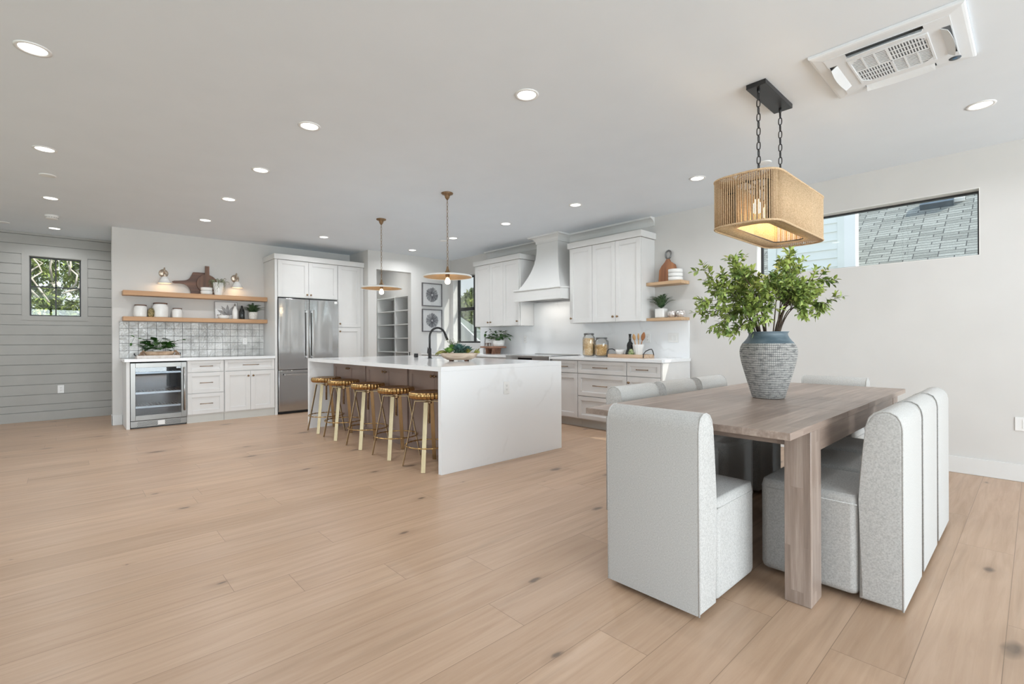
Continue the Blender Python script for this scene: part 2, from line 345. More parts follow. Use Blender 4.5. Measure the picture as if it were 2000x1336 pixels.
def obox(bm, c, ax, ay, az, hx, hy, hz, mi=0):
    c = Vector(c); X, Y, Z = Vector(ax)*hx, Vector(ay)*hy, Vector(az)*hz
    P = [c+X*i+Y*j+Z*k for k in (-1, 1) for j, i in ((-1, -1), (-1, 1), (1, 1), (1, -1))]
    vs = [bm.verts.new(p) for p in P]
    for q in ((3, 2, 1, 0), (4, 5, 6, 7), (0, 1, 5, 4), (1, 2, 6, 5), (2, 3, 7, 6), (3, 0, 4, 7)):
        bm.faces.new([vs[i] for i in q]).material_index = mi
def bar(bm, a, b, w, t, ref=(0, 0, 1)):
    a, b = Vector(a), Vector(b); d = (b-a); L = d.length; d.normalize()
    s = d.cross(Vector(ref)).normalized(); n = s.cross(d)
    obox(bm, (a+b)/2, s, d, n, w/2, L/2, t/2)
def tube(bm, pts, r, seg=8, closed=False, caps=True, smooth=True):
    pts = [Vector(p) for p in pts]; n = len(pts); rings = []
    rr = r if isinstance(r, (list, tuple)) else [r]*n
    prev = None
    for i, p in enumerate(pts):
        if closed: d = pts[(i+1) % n]-pts[i-1]
        else: d = pts[min(i+1, n-1)]-pts[max(i-1, 0)]
        d = d.normalized() if d.length > 1e-9 else Vector((0, 0, 1))
        if prev is None:
            a = Vector((0, 0, 1)) if abs(d.z) < .9 else Vector((1, 0, 0)); s = d.cross(a).normalized()
        else:
            s = prev-d*prev.dot(d); s = s.normalized() if s.length > 1e-6 else d.orthogonal().normalized()
        prev = s; t = d.cross(s)
        rings.append([bm.verts.new(p+(s*math.cos(2*PI*k/seg)+t*math.sin(2*PI*k/seg))*rr[i]) for k in range(seg)])
    m = n if closed else n-1
    for i in range(m):
        A, B = rings[i], rings[(i+1) % n]
        for k in range(seg):
            f = bm.faces.new((A[k], A[(k+1) % seg], B[(k+1) % seg], B[k])); f.smooth = smooth
    if caps and not closed:
        bm.faces.new(rings[0][::-1]); bm.faces.new(rings[-1])
def lathe(bm, prof, c=(0, 0, 0), seg=24, axis='Z', smooth=True, cap=True, sx=1., sy=1., rib=None):
    c = Vector(c); rings = []
    def P(r, a, h):
        x, y = r*math.cos(a)*sx, r*math.sin(a)*sy
        return c+{'Z': Vector((x, y, h)), 'X': Vector((h, x, y)), '-X': Vector((-h, x, y)), 'Y': Vector((x, h, y)), '-Y': Vector((x, -h, y))}[axis]
    for r, h in prof: rings.append([bm.verts.new(P(max(r, 1e-4)*(1 if not rib else 1+rib(r, h, 2*PI*k/seg)), 2*PI*k/seg, h)) for k in range(seg)])
    for A, B in zip(rings, rings[1:]):
        for k in range(seg):
            f = bm.faces.new((A[k], A[(k+1) % seg], B[(k+1) % seg], B[k])); f.smooth = smooth
    if cap:
        for R in (rings[0], rings[-1]):
            try: bm.faces.new(R)
            except ValueError: pass
def ball(bm, c, r, seg=12, sx=1, sy=1, sz=1):
    prof = [(r*math.sin(PI*i/(seg//2)), -r*math.cos(PI*i/(seg//2))*sz) for i in range(seg//2+1)]
    lathe(bm, prof, c, seg, sx=sx, sy=sy)
def poly(bm, pts, thick, axis='Y', bev=0):
    """pts: 2D outline in the plane normal to axis; thick: (a,b) along axis"""
    def P(p, t):
        return {'Y': (p[0], t, p[1]), 'X': (t, p[0], p[1]), 'Z': (p[0], p[1], t)}[axis]
    A = [bm.verts.new(P(p, thick[0])) for p in pts]; B = [bm.verts.new(P(p, thick[1])) for p in pts]
    n = len(pts); fs = [bm.faces.new(A), bm.faces.new(B[::-1])]
    for i in range(n): fs.append(bm.faces.new((A[i], B[i], B[(i+1) % n], A[(i+1) % n])))
    if bev:
        es = [e for e in fs[0].edges]+[e for e in fs[1].edges]
        r = bmesh.ops.bevel(bm, geom=es, offset=bev, segments=3, profile=.5, affect='EDGES', clamp_overlap=True)
        for f in r['faces']: f.smooth = True
    return fs
def leaf(bm, p, d, n, L, w, droop=.15, fold=.12):
    p, d, n = Vector(p), Vector(d).normalized(), Vector(n)
    s = d.cross(n); s = s.normalized() if s.length > 1e-5 else d.orthogonal().normalized(); n = s.cross(d)
    def Q(t, k, e=0): return bm.verts.new(p+d*(L*t)+s*(w*k)-n*(droop*L*t*t)+n*(abs(k)*fold*w*2))
    b, a1, c1, e1, a2, c2, e2, tp = Q(0, 0), Q(.33, -.5), Q(.33, 0), Q(.33, .5), Q(.68, -.4), Q(.68, 0), Q(.68, .4), Q(1, 0)
    for f in ((b, c1, a1), (b, e1, c1), (a1, c1, c2, a2), (c1, e1, e2, c2), (a2, c2, tp), (c2, e2, tp)):
        bm.faces.new(f).smooth = True
def rnd(a, b): return random.uniform(a, b)
def rvec():
    z = rnd(-1, 1); a = rnd(0, 2*PI); r = math.sqrt(1-z*z); return Vector((r*math.cos(a), r*math.sin(a), z))
def arc(c, r, a0, a1, n, plane='XZ'):
    out = []
    for i in range(n+1):
        a = math.radians(a0+(a1-a0)*i/n); x, y = r*math.cos(a), r*math.sin(a)
        out.append(Vector(c)+{'XZ': Vector((x, 0, y)), 'YZ': Vector((0, x, y)), 'XY': Vector((x, y, 0))}[plane])
    return out

# ---------------------------------------------------------------- object helpers
def link(name, bm, m, parent=None, recalc=True):
    me = bpy.data.meshes.new(name)
    if recalc: bmesh.ops.recalc_face_normals(bm, faces=bm.faces[:])
    bm.to_mesh(me); bm.free()
    for x in (m if isinstance(m, (list, tuple)) else [m]): me.materials.append(M[x] if isinstance(x, str) else x)
    o = bpy.data.objects.new(name, me); COL.objects.link(o)
    if parent: o.parent = parent
    return o
class Thing:
    """an Empty at the thing's base; world=True means the meshes are written in room coordinates"""
    def __init__(s, name, label, cat, loc=(0, 0, 0), rz=0, group=None, world=False):
        s.o = bpy.data.objects.new(name, None); COL.objects.link(s.o); s.o.empty_display_size = .05
        s.o.location = loc; s.o.rotation_euler = (0, 0, rz); s.o['label'] = label; s.o['category'] = cat
        if group: s.o['group'] = group
        s.off = -Vector(loc) if world else None
    def part(s, name, bm, m, parent=None, label=None, stuff=False):
        if s.off: bmesh.ops.translate(bm, verts=bm.verts[:], vec=s.off)
        o = link(name, bm, m, parent or s.o)
        if label: o['label'] = label
        if stuff: o['kind'] = 'stuff'
        return o
    def lamp(s, name, kind, loc, energy, color, **kw):
        l = light(name, kind, loc if not s.off else Vector(loc)+s.off, energy, color, **kw); l.parent = s.o; return l
def single(name, bm, m, label, cat, loc=(0, 0, 0), rz=0, group=None, world=False):
    if world: bmesh.ops.translate(bm, verts=bm.verts[:], vec=-Vector(loc))
    o = link(name, bm, m); o.location = loc; o.rotation_euler = (0, 0, rz); o['label'] = label; o['category'] = cat
    if group: o['group'] = group
    return o
def dup(root, loc, rz=None, label=None):
    r = root.copy(); COL.objects.link(r); r.location = loc
    if rz is not None: r.rotation_euler = (0, 0, rz)
    if label: r['label'] = label
    for ch in list(root.children):
        c = ch.copy(); COL.objects.link(c); c.parent = r
        for g in list(ch.children):
            d = g.copy(); COL.objects.link(d); d.parent = c
    return r
def struct(name, bm, m, parent=None, **kw):
    o = link(name, bm, m, parent)
    if not parent: o['kind'] = 'structure'
    return o
class Fr:
    """face frame: u along the wall, n out of it. '+x': x = x0+n, y = u;  '-y': y = y0-n, x = u"""
    def __init__(s, kind, o): s.k = kind; s.o = o
    def P(s, u, n, z): return Vector((s.o+n, u, z)) if s.k == '+x' else Vector((u, s.o-n, z))
    def box(s, bm, u0, u1, n0, n1, z0, z1, bev=0, mi=0):
        a, b = s.P(u0, n0, z0), s.P(u1, n1, z1); box(bm, a.x, b.x, a.y, b.y, a.z, b.z, bev, mi=mi)
    def shaker(s, bm, u0, u1, z0, z1, rail=.062, t=.019, n0=0.):
        g = .0018; u0, u1, z0, z1 = u0+g, u1-g, z0+g, z1-g
        s.box(bm, u0+rail*.6, u1-rail*.6, n0, n0+t*.45, z0+rail*.6, z1-rail*.6)
        for a, b, c, d in ((u0, u0+rail, z0, z1), (u1-rail, u1, z0, z1), (u0+rail, u1-rail, z0, z0+rail), (u0+rail, u1-rail, z1-rail, z1)):
            s.box(bm, a, b, n0, n0+t, c, d, .0012)
        k = .006
        for a, b, c, d in ((u0+rail, u0+rail+k, z0+rail, z1-rail), (u1-rail-k, u1-rail, z0+rail, z1-rail), (u0+rail, u1-rail, z0+rail, z0+rail+k), (u0+rail, u1-rail, z1-rail-k, z1-rail)):
            s.box(bm, a, b, n0, n0+t*.72, c, d)
    def pull(s, T, par, u, z, L=.15, n0=.019):
        b = nb(); tube(b, [s.P(u-L/2, n0+.028, z), s.P(u+L/2, n0+.028, z)], .0048, 10)
        for k in (-1, 1):
            tube(b, [s.P(u+k*(L/2-.012), n0, z), s.P(u+k*(L/2-.012), n0+.028, z)], .0045, 8)
            tube(b, [s.P(u+k*(L/2), n0+.028, z), s.P(u+k*(L/2+.004), n0+.028, z)], .0075, 10)
        return T.part('handle', b, 'bronze', par)
    def knob(s, T, par, u, z, n0=.019):
        b = nb(); ax = 'X' if s.k == '+x' else '-Y'
        lathe(b, [(.009, 0), (.006, .003), (.005, .014), (.013, .018), (.0155, .024), (.012, .029), (0, .031)], s.P(u, n0, z), 14, ax)
        return T.part('knob', b, 'bronze', par)
def holes_wall(bm, axis, a0, a1, z0, z1, t0, t1, holes):
    us = sorted({a0, a1, *[h[0] for h in holes], *[h[1] for h in holes]}); zs = sorted({z0, z1, *[h[2] for h in holes], *[h[3] for h in holes]})
    for i in range(len(us)-1):
        for j in range(len(zs)-1):
            u, z = (us[i]+us[i+1])/2, (zs[j]+zs[j+1])/2
            if any(h[0] < u < h[1] and h[2] < z < h[3] for h in holes): continue
            if axis == 'X': box(bm, us[i], us[i+1], t0, t1, zs[j], zs[j+1])
            else: box(bm, t0, t1, us[i], us[i+1], zs[j], zs[j+1])
    bmesh.ops.remove_doubles(bm, verts=bm.verts[:], dist=1e-5)
    seen = {}
    for f in bm.faces[:]:
        k = tuple(round(x, 4) for x in f.calc_center_median())
        seen.setdefault(k, []).append(f)
    bmesh.ops.delete(bm, geom=[f for fs in seen.values() if len(fs) > 1 for f in fs], context='FACES_ONLY')

# ================================================================ SETTING
HC = 2.743; YW = 5.623; XS = -8.628; XL = -9.887; XP = -7.90
b = nb(); box(b, -10.2, 5.0, -3.1, 5.8, -.1, 0); struct('floor', b, 'floor')
b = nb(); box(b, -10.2, 5.0, -3.1, 5.8, HC, HC+.12); struct('ceiling', b, 'ceil')
# right wall (kitchen and high window)
W1 = (-2.10, -.318, 1.846, 2.416); W2 = (-7.826, -6.967, 1.10, 2.41)
b = nb(); holes_wall(b, 'X', XP-.12, 4.96, 0, HC, YW, YW+.16, [W1, W2]); struct('wall_right', b, 'wall')
b = nb(); box(b, -2.86, 4.8, YW-.016, YW-.001, 0, .14, .003); struct('baseboard_right', b, 'trimw')
# front wall (behind the camera, towards +x) with a wide glazed opening, back wall with another
b = nb(); holes_wall(b, 'Y', -3.0, YW, 0, HC, 4.82, 4.96, [(-2.1, 4.5, .05, 2.42)]); struct('wall_front', b, 'wall')
b = nb(); holes_wall(b, 'X', -10.0, 4.82, 0, HC, -3.12, -2.98, [(-8.1, .9, .05, 2.42)]); struct('wall_back', b, 'wall')
# left shiplap wall
W3 = (-.403, .155, 1.54, 2.405)
b = nb(); holes_wall(b, 'Y', -3.0, .62, 0, HC, XL-.16, XL-.018, [(W3[0], W3[1], W3[2], W3[3])]); struct('wall_left', b, 'ship')
b = nb()
ls = [.137, .24, .387, .533, .68, .826, .971, 1.115, 1.259, 1.404, 1.549, 1.695, 1.841, 1.988, 2.134, 2.28, 2.427, 2.573, 2.71]
cx0, cx1, cz0, cz1 = -.482, .231, 1.475, 2.495
for z0, z1 in zip(ls, ls[1:]):
    z0 += .0036; z1 -= .0036
    segs = [(-3.0, .56)] if z1 < cz0 or z0 > cz1 else [(-3.0, cx0), (cx1, .56)]
    if (z0 < cz0 < z1) or (z0 < cz1 < z1):
        zc = cz0 if z0 < cz0 < z1 else cz1
        lo, hi = (z0, zc), (zc, z1)
        full, cut = (lo, hi) if zc == cz0 else (hi, lo)
        box(b, XL-.016, XL, -3.0, .56, *full); box(b, XL-.016, XL, -3.0, cx0, *cut); box(b, XL-.016, XL, cx1, .56, *cut)
        continue
    for a, c in segs: box(b, XL-.016, XL, a, c, z0, z1, .0012, 1)
struct('trim_1', b, 'ship')
b = nb(); box(b, XL-.016, XL+.012, -3.0, .56, 0, .135, .002); struct('baseboard_left', b, 'ship')
b = nb(); box(b, XL-.016, XL+.014, -3.0, .56, 2.712, HC, .002); struct('trim_2', b, 'ship')
def window(name, axis, h, depth, thick, frame_w, mulls, label=None, casing=None, inward=1, wall=0):
    """h hole (u0,u1,z0,z1); frame sits at 'depth' plane (from, to)"""
    u0, u1, z0, z1 = h; d0, d1 = depth
    def B(bm, a, c, e, f, g=d0, k=d1):
        if axis == 'X': box(bm, a, c, g, k, e, f)
        else: box(bm, g, k, a, c, e, f)
    fr = nb(); w = frame_w
    B(fr, u0, u0+w, z0, z1); B(fr, u1-w, u1, z0, z1); B(fr, u0+w, u1-w, z0, z0+w); B(fr, u0+w, u1-w, z1-w, z1)
    root = struct(name, fr, 'black')
    mb = nb(); k = 0
    for (kind, p, ww) in mulls:
        if kind == 'v': B(mb, p-ww/2, p+ww/2, z0+w, z1-w)
        else: B(mb, u0+w, u1-w, p-ww/2, p+ww/2)
        k += 1
    if k: link('mullion', mb, 'black', root)
    else: mb.free()
    g = nb(); m = (d0+d1)/2; B(g, u0+w*.8, u1-w*.8, z0+w*.8, z1-w*.8, m-.002, m+.002); link('pane', g, 'pane', root)
    return root
window('window_1', 'X', W1, (YW+.115, YW+.158), .04, .022, [])
window('window_2', 'X', W2, (YW+.115, YW+.158), .04, .038, [('h', 1.765, .06), ('v', -7.30, .03)])
window('window_3', 'Y', W3, (XL-.11, XL-.075), .03, .016, [('h', 1.971, .016), ('v', -.125, .016)])
b = nb()
for a, c, e, f in ((cx0, W3[0]-.004, cz0, cz1), (W3[1]+.004, cx1, cz0, cz1), (W3[0]-.004, W3[1]+.004, cz0, W3[2]-.004), (W3[0]-.004, W3[1]+.004, W3[3]+.004, cz1)):
    box(b, XL-.016, XL+.006, a, c, e, f)
struct('trim_3', b, 'ship')
for nm, h in (('bounce_liner_1', W1), ('bounce_liner_2', W2)):  # thin white liner boards, added to bounce light into the window reveals
    b = nb(); t = .006; a_, c_ = YW-.001, YW+.115
    box(b, h[0], h[0]+t, a_, c_, h[2], h[3]); box(b, h[1]-t, h[1], a_, c_, h[2], h[3]); box(b, h[0]+t, h[1]-t, a_, c_, h[2], h[2]+t); box(b, h[0]+t, h[1]-t, a_, c_, h[3]-t, h[3])
    struct(nm, b, 'ceramic')
# glazed openings in the two walls behind the camera: black frames only where the daylight comes in
for nm, ax, h, d in (('window_4', 'Y', (-2.1, 4.5, .05, 2.42), (4.86, 4.92)), ('window_5', 'X', (-8.1, .9, .05, 2.42), (-3.09, -3.03))):
    window(nm, ax, h, d, .05, .05, [('v', h[0]+(h[1]-h[0])*q/4, .06) for q in (1, 2, 3)])
# bar wall, its return to the shiplap, the jog beside the tall cabinets
b = nb(); box(b, XS-.14, XS, .455, 3.86, 0, HC); struct('wall_far', b, 'wall')
b = nb(); box(b, XL-.1, XS-.14, .56, .70, 0, HC); struct('wall_return', b, 'wall')
b = nb(); box(b, XS-.14, XS+.013, .447, .455, 0, .14, .002); box(b, XS, XS+.013, .447, .56, 0, .14, .002); struct('baseboard_return', b, 'trimw')
b = nb(); box(b, -9.75, -8.775, .545, .56, 2.36, 2.46); box(b, -8.87, -8.775, .545, .56, 0, 2.36); struct('trim_4', b, 'trimw')
b = nb(); box(b, XS-.14, XP-.12, 3.862, 3.98, 0, HC); struct('wall_jog', b, 'wall')
b = nb(); holes_wall(b, 'Y', 3.862, YW, 0, HC, XP-.12, XP, [(4.022, 4.72, 0, 2.42)]); struct('wall_middle', b, 'wall')
b = nb(); box(b, XP, XP+.013, 3.864, 4.02, 0, .14); box(b, XP, XP+.013, 4.722, 4.96, 0, .14); struct('baseboard_middle', b, 'trimw')
b = nb(); box(b, -9.9, -9.8, 3.98, 5.12, 0, HC); box(b, -9.8, XP-.12, 5.10, 5.2, 0, HC); struct('wall_pantry', b, 'wall')

# crown moulding above the range wall, stepping around the hood
def crown(bm, path, prof):
    n = len(path); P = [Vector((p[0], p[1], 0)) for p in path]; rings = []
    for i in range(n):
        ds = []
        if i > 0: ds.append((P[i]-P[i-1]).normalized())
        if i < n-1: ds.append((P[i+1]-P[i]).normalized())
        ns = [Vector((d.y, -d.x, 0)) for d in ds]
        if len(ns) == 1: off = ns[0]
        else:
            s = (ns[0]+ns[1]); off = s/(1+ns[0].dot(ns[1]))
        rings.append([bm.verts.new((P[i].x+off.x*o, P[i].y+off.y*o, z)) for o, z in prof])
    for A, B in zip(rings, rings[1:]):
        for k in range(len(prof)-1): bm.faces.new((A[k], A[k+1], B[k+1], B[k]))
    for R in (rings[0], rings[-1]):
        bm.faces.new(R)
HX = -5.03
b = nb()
prof = [(0.0, 2.632), (.008, 2.632), (.008, 2.646)] + [(.008+.085*(1-math.cos(t*PI/2)), 2.646+.072*math.sin(t*PI/2)) for t in (0, .2, .4, .6, .8, 1)] + [(.098, 2.72), (.098, HC-.001), (0, HC-.001)]
crown(b, [(-6.74, YW-.001), (HX-.222, YW-.001), (HX-.222, 5.36), (HX+.222, 5.36), (HX+.222, YW-.001), (-3.36, YW-.001)], prof)
struct('trim_5', b, 'trimw')

# ================================================================ BAR WALL (faces +x)
L = Fr('+x', -8.079)
T = Thing('end_panel', 'tall narrow white panel closing the bar counter on the left of the glass-door cooler', 'panel', (-8.33, .583, 0), world=True)
b = nb(); box(b, XS+.002, -8.066, .564, .602, 0, .886, .0015); T.part('panel', b, 'cab')
T = Thing('bar_counter', 'white quartz counter slab over the cooler and the bar drawers', 'counter', (-8.33, 1.47, .886), world=True)
b = nb(); box(b, XS+.001, -8.036, .545, 2.384, .887, .924, .002); T.part('slab', b, 'quartz')
# beverage cooler
T = Thing('beverage_cooler', 'stainless built-in beverage cooler with dark glass door and three racks', 'cooler', (-8.33, .917, 0), world=True)
y0, y1 = .607, 1.227
b = nb(); X0 = XS+.02
box(b, X0, -8.11, y0, y0+.03, .02, .872); box(b, X0, -8.11, y1-.03, y1, .02, .872); box(b, X0, X0+.03, y0+.03, y1-.03, .02, .872)
box(b, X0, -8.11, y0+.03, y1-.03, .842, .872); box(b, X0, -8.11, y0+.03, y1-.03, .02, .11); T.part('cabinet_body', b, 'cooler')
for z in (.735, .465, .275):
    b = nb(); box(b, -8.125, -8.108, y0+.035, y1-.05, z-.014, z+.014, .002)
    for k in range(14): tube(b, [(X0+.03, y0+.05+k*.039, z), (-8.13, y0+.05+k*.039, z)], .003, 6)
    T.part('rack', b, 'plasticgrey' if False else 'steel')
d = nb()
for a, c, e, f in ((y0, y0+.052, .105, .868), (y1-.062, y1, .105, .868), (y0+.052, y1-.062, .105, .172), (y0+.052, y1-.062, .808, .868)): box(d, -8.108, -8.062, a, c, e, f, .002)
dr = T.part('door', d, 'coolersteel')
b = nb(); box(b, -8.09, -8.082, y0+.05, y1-.06, .17, .81); T.part('glass', b, 'coolerglass', dr)
b = nb(); tube(b, [(-8.022, y1-.03, .2), (-8.022, y1-.03, .80)], .011, 12)
for z in (.24, .76): tube(b, [(-8.064, y1-.03, z), (-8.022, y1-.03, z)], .008, 8)
T.part('handle', b, 'steel', dr)
b = nb(); box(b, -8.108, -8.07, y0, y1, .018, .098, .0015); k = T.part('kick_grille', b, 'coolersteel')
b = nb()
for r in range(4):
    for c in range(32):
        y = y0+.075+c*.0155+(r % 2)*.0077
        if y0+.285 < y < y0+.375 or y > y1-.07: continue
        lathe(b, [(.0052, 0), (.0052, .0012)], (-8.0702, y, .034+r*.0155), 6, 'X')
T.part('vent_hole', b, 'black', k, stuff=True)
b = nb(); box(b, -8.0702, -8.0688, y0+.292, y0+.37, .03, .088); T.part('control_panel', b, 'plastic', k, label='pale control panel in the middle of the grille')
b = nb(); box(b, -8.5, -8.1, y0+.01, y1-.01, 0, .02); T.part('base', b, 'black')

def base_unit(fr, name, label, u0, u1, depth, drawers, doors, group=None, kick=.06, knob_side=None, ztop=.886, cat='cabinet', m='cab', pulls=True, knobz=None):
    c = fr.P((u0+u1)/2, -depth/2, 0)
    T = Thing(name, label, cat, c, group=group, world=True)
    b = nb(); fr.box(b, u0, u1, -depth, -.0005, .11, ztop); T.part('body', b, m)
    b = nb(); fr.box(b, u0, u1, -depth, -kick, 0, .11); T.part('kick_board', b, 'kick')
    for z0, z1 in drawers:
        b = nb(); fr.shaker(b, u0+.003, u1-.003, z0, z1, .052 if z1-z0 > .2 else .044); p = T.part('drawer', b, m)
        if pulls: fr.pull(T, p, (u0+u1)/2, (z0+z1)/2, .15 if u1-u0 < .6 else .21)
    for a, c2, z0, z1, ks in doors:
        b = nb(); fr.shaker(b, a, c2, z0, z1); p = T.part('door', b, m)
        if ks is not None: fr.knob(T, p, a+.034 if ks == 'l' else c2-.034, knobz or z1-.075)
    return T
base_unit(L, 'drawer_cabinet', 'white three-drawer cabinet between the cooler and the bar cupboard', 1.232, 1.688, .545, [(.718, .884), (.418, .712), (.122, .414)], [], kick=.012)
base_unit(L, 'cupboard', 'white cupboard with one wide drawer above two doors beside the fridge panel', 1.692, 2.384, .545, [(.718, .884)], [(1.695, 2.038, .122, .712, 'r'), (2.038, 2.381, .122, .712, 'l')], kick=.012)
# tile backsplash: hand-made tiles as one sheet of slightly tilted tiles
b = nb(); pit = .1048
zz = [.925+.104*k for k in range(6)]; zz[5] = 1.436
ys = [.529+pit*k for k in range(18)]
box(b, XS+.0005, XS+.005, .529, 2.376, .925, 1.436, mi=1)
for y in ys:
    for z0, z1 in zip(zz, zz[1:]):
        ya, yb = y+.0024, min(y+pit, 2.376)-.0024
        if yb-ya < .02: continue
        za, zb = z0+.0024, z1-.0024
        t = [XS+.009+rnd(-.0016, .0016) for _ in range(4)]
        F = [bm_v for bm_v in (b.verts.new((t[0], ya, za)), b.verts.new((t[1], yb, za)), b.verts.new((t[2], yb, zb)), b.verts.new((t[3], ya, zb)))]
        G = [b.verts.new((XS+.004, v.co.y, v.co.z)) for v in F]
        b.faces.new(F)
        for i in range(4): b.faces.new((G[i], G[(i+1) % 4], F[(i+1) % 4], F[i]))
T = Thing('tile_backsplash', 'glossy hand-made square tiles in dark grout above the bar counter', 'tiles', (XS, 1.45, .925), world=True)
T.part('tile_sheet', b, ['zellige', 'grout'])
def outlet(name, label, fr, u, z, w=.072, h=.118, n0=.0, kind='duplex', gang=1):
    T = Thing(name, label, 'outlet' if kind == 'duplex' else 'switch', fr.P(u, n0, z), world=True)
    b = nb(); fr.box(b, u-w*gang/2, u+w*gang/2, n0+.0005, n0+.007, z-h/2, z+h/2, .002); p = T.part('cover_plate', b, 'plastic')
    for g in range(gang):
        uc = u+(g-(gang-1)/2)*.046*(1 if gang > 1 else 0)
        if kind == 'duplex':
            b = nb(); fr.box(b, uc-.017, uc+.017, n0+.006, n0+.0095, z-.034, z+.034, .001); r = T.part('receptacle', b, 'plastic')
            for s in (-1, 1):
                for q in (-.006, .006):
                    b = nb(); fr.box(b, uc+q-.0012, uc+q+.0012, n0+.009, n0+.0099, z+s*.018-.001, z+s*.018+.007); T.part('slot', b, 'black', r)
                b = nb(); fr.box(b, uc-.0022, uc+.0022, n0+.009, n0+.0099, z+s*.018-.009, z+s*.018-.005); T.part('ground_hole', b, 'black', r)
        else:
            b = nb(); fr.box(b, uc-.016, uc+.016, n0+.006, n0+.0105, z-.033, z+.033, .002); T.part('rocker', b, 'plastic')
    return T
outlet('wall_outlet', 'white outlet low on the grey shiplap wall', Fr('+x', XL), -.074, .451)
outlet('wall_outlet', 'white outlet set in the tiled bar backsplash', Fr('+x', XS+.0095), 2.098, 1.155, .066, .104)
# floating shelves
for z0, z1, lab in ((1.797, 1.862, 'upper long oak floating shelf under the two brass wall lamps'), (1.444, 1.502, 'lower long oak floating shelf just above the tiles')):
    T = Thing('floating_shelf', lab, 'shelf', (-8.53, 1.48, z0), world=True)
    b = nb(); box(b, XS+.001, -8.431, .56, 2.383, z0, z1, .0015); T.part('board', b, 'oak')
ZU, ZL, ZC = 1.863, 1.503, .9245
# wall lamps
def sconce(label, y):
    T = Thing('wall_sconce', label, 'lamp', (XS, y, 2.15))
    b = nb(); lathe(b, [(.058, 0), (.058, .006), (.05, .014), (.02, .018), (0, .018)], (0, 0, 0), 24, 'X'); T.part('back_plate', b, 'nickel')
    b = nb(); pts = [(0.012, 0, -.005), (.035, 0, -.004), (.055, 0, .03)] + arc((.095, 0, .035), .038, 180, 0, 10) + [(.133, 0, -.015)]
    tube(b, pts, .0065, 10); lathe(b, [(.018, -.06), (.02, -.045), (.02, -.02), (.008, -.012)], (.133, 0, 0), 16); T.part('arm', b, 'nickel')
    b = nb(); lathe(b, [(.022, -.058), (.03, -.062), (.086, -.158), (.082, -.158), (.028, -.066)], (.133, 0, 0), 28, cap=False)
    s = T.part('lamp_shade', b, 'ceramic'); b = nb(); ball(b, (.133, 0, -.115), .022, 12); T.part('bulb', b, 'bulbwarm', s)
    T.lamp('sconce_light', 'POINT', (.133, 0, -.15), .75, (1, .72, .42), shadow_soft_size=.03)
sconce('brass gooseneck wall lamp with white cone shade left of the cutting boards', 1.034)
sconce('brass gooseneck wall lamp with white cone shade right of the trailing plant', 1.962)
# cutting boards on the upper shelf
def smooth(pts, k=2):
    for _ in range(k):
        q = []
        for i in range(len(pts)):
            a, c = Vector(pts[i]), Vector(pts[(i+1) % len(pts)]); q += [a*.75+c*.25, a*.25+c*.75]
        pts = q
    return pts
p = [(1.125, 2.045), (1.14, 2.01), (1.23, 2.015), (1.30, 2.005), (1.345, 1.955), (1.37, 1.865), (1.37, 1.863), (1.60, 1.863), (1.60, 1.866), (1.60, 2.19), (1.60, 2.197), (1.40, 2.197), (1.385, 2.19), (1.362, 2.12), (1.32, 2.07), (1.24, 2.055)]
b = nb(); poly(b, [tuple(v) for v in smooth(p, 1)], (-.010, .010), 'X', .003)
o = single('cutting_board', b, 'walnut', 'dark walnut paddle board with its handle pointing left on the upper shelf', 'cutting board', (XS+.055, 0, 0))
c = Vector((1.565, 2.02)); p = []
for i in range(40):
    a = math.radians(-60+300*i/39)
    if i == 0: pass
    p.append((c.x+.135*math.cos(a), c.y+.135*math.sin(a)+.01))
q = []
for y, z in p:
    if abs(y-c.x) < .03 and z > c.y:
        continue
    q.append((y, max(z, ZU)))
top = [v for v in q]
lft = [v for v in q if v[0] < c.x and v[1] > c.y+.05]; i0 = max(range(len(q)), key=lambda i: q[i][1] if q[i][0] > c.x else -9)
q = q[:i0+1]+[(c.x+.028, 2.165), (c.x+.030, 2.297), (c.x-.026, 2.297), (c.x-.028, 2.165)]+q[i0+1:]
q = [(c.x+.13, ZU)]+[v for v in q if v[1] > ZU+.004]+[(c.x-.13, ZU)]
b = nb(); poly(b, q, (-.009, .009), 'X', .002)
T = Thing('cutting_board', 'round walnut cutting board with an upright handle behind the trailing plant', 'cutting board', (XS+.085, 0, 0))
T.part('board', b, 'walnutz')
b = nb(); lathe(b, [(.006, 0), (.006, .0015)], (.0092, c.x, 2.275), 10, 'X'); T.part('hanging_hole', b, 'black')
def bowl(bm, z, r, h, c=(0, 0)):
    lathe(bm, [(r*.55, z), (r*.9, z+h*.25), (r, z+h), (r*.96, z+h), (r*.86, z+h*.3), (r*.5, z+h*.12), (0, z+h*.12)], (c[0], c[1], 0), 28, cap=False)
    lathe(bm, [(0, z), (r*.55, z)], (c[0], c[1], 0), 28, cap=False)
for k, lab in ((0, 'bottom white bowl of the pair on the upper bar shelf'), (1, 'top white bowl of the pair on the upper bar shelf')):
    b = nb(); lathe(b, [(.06, 0), (.076, .008), (.08, .052), (.076, .052), (.07, .012), (0, .01)], (0, 0, 0), 28, cap=False); lathe(b, [(0, 0), (.06, 0)], (0, 0, 0), 28, cap=False)
    single('bowl', b, 'ceramic', lab, 'bowl', (-8.515, 1.553, ZU+k*.0525), group='white bowls on the upper bar shelf')
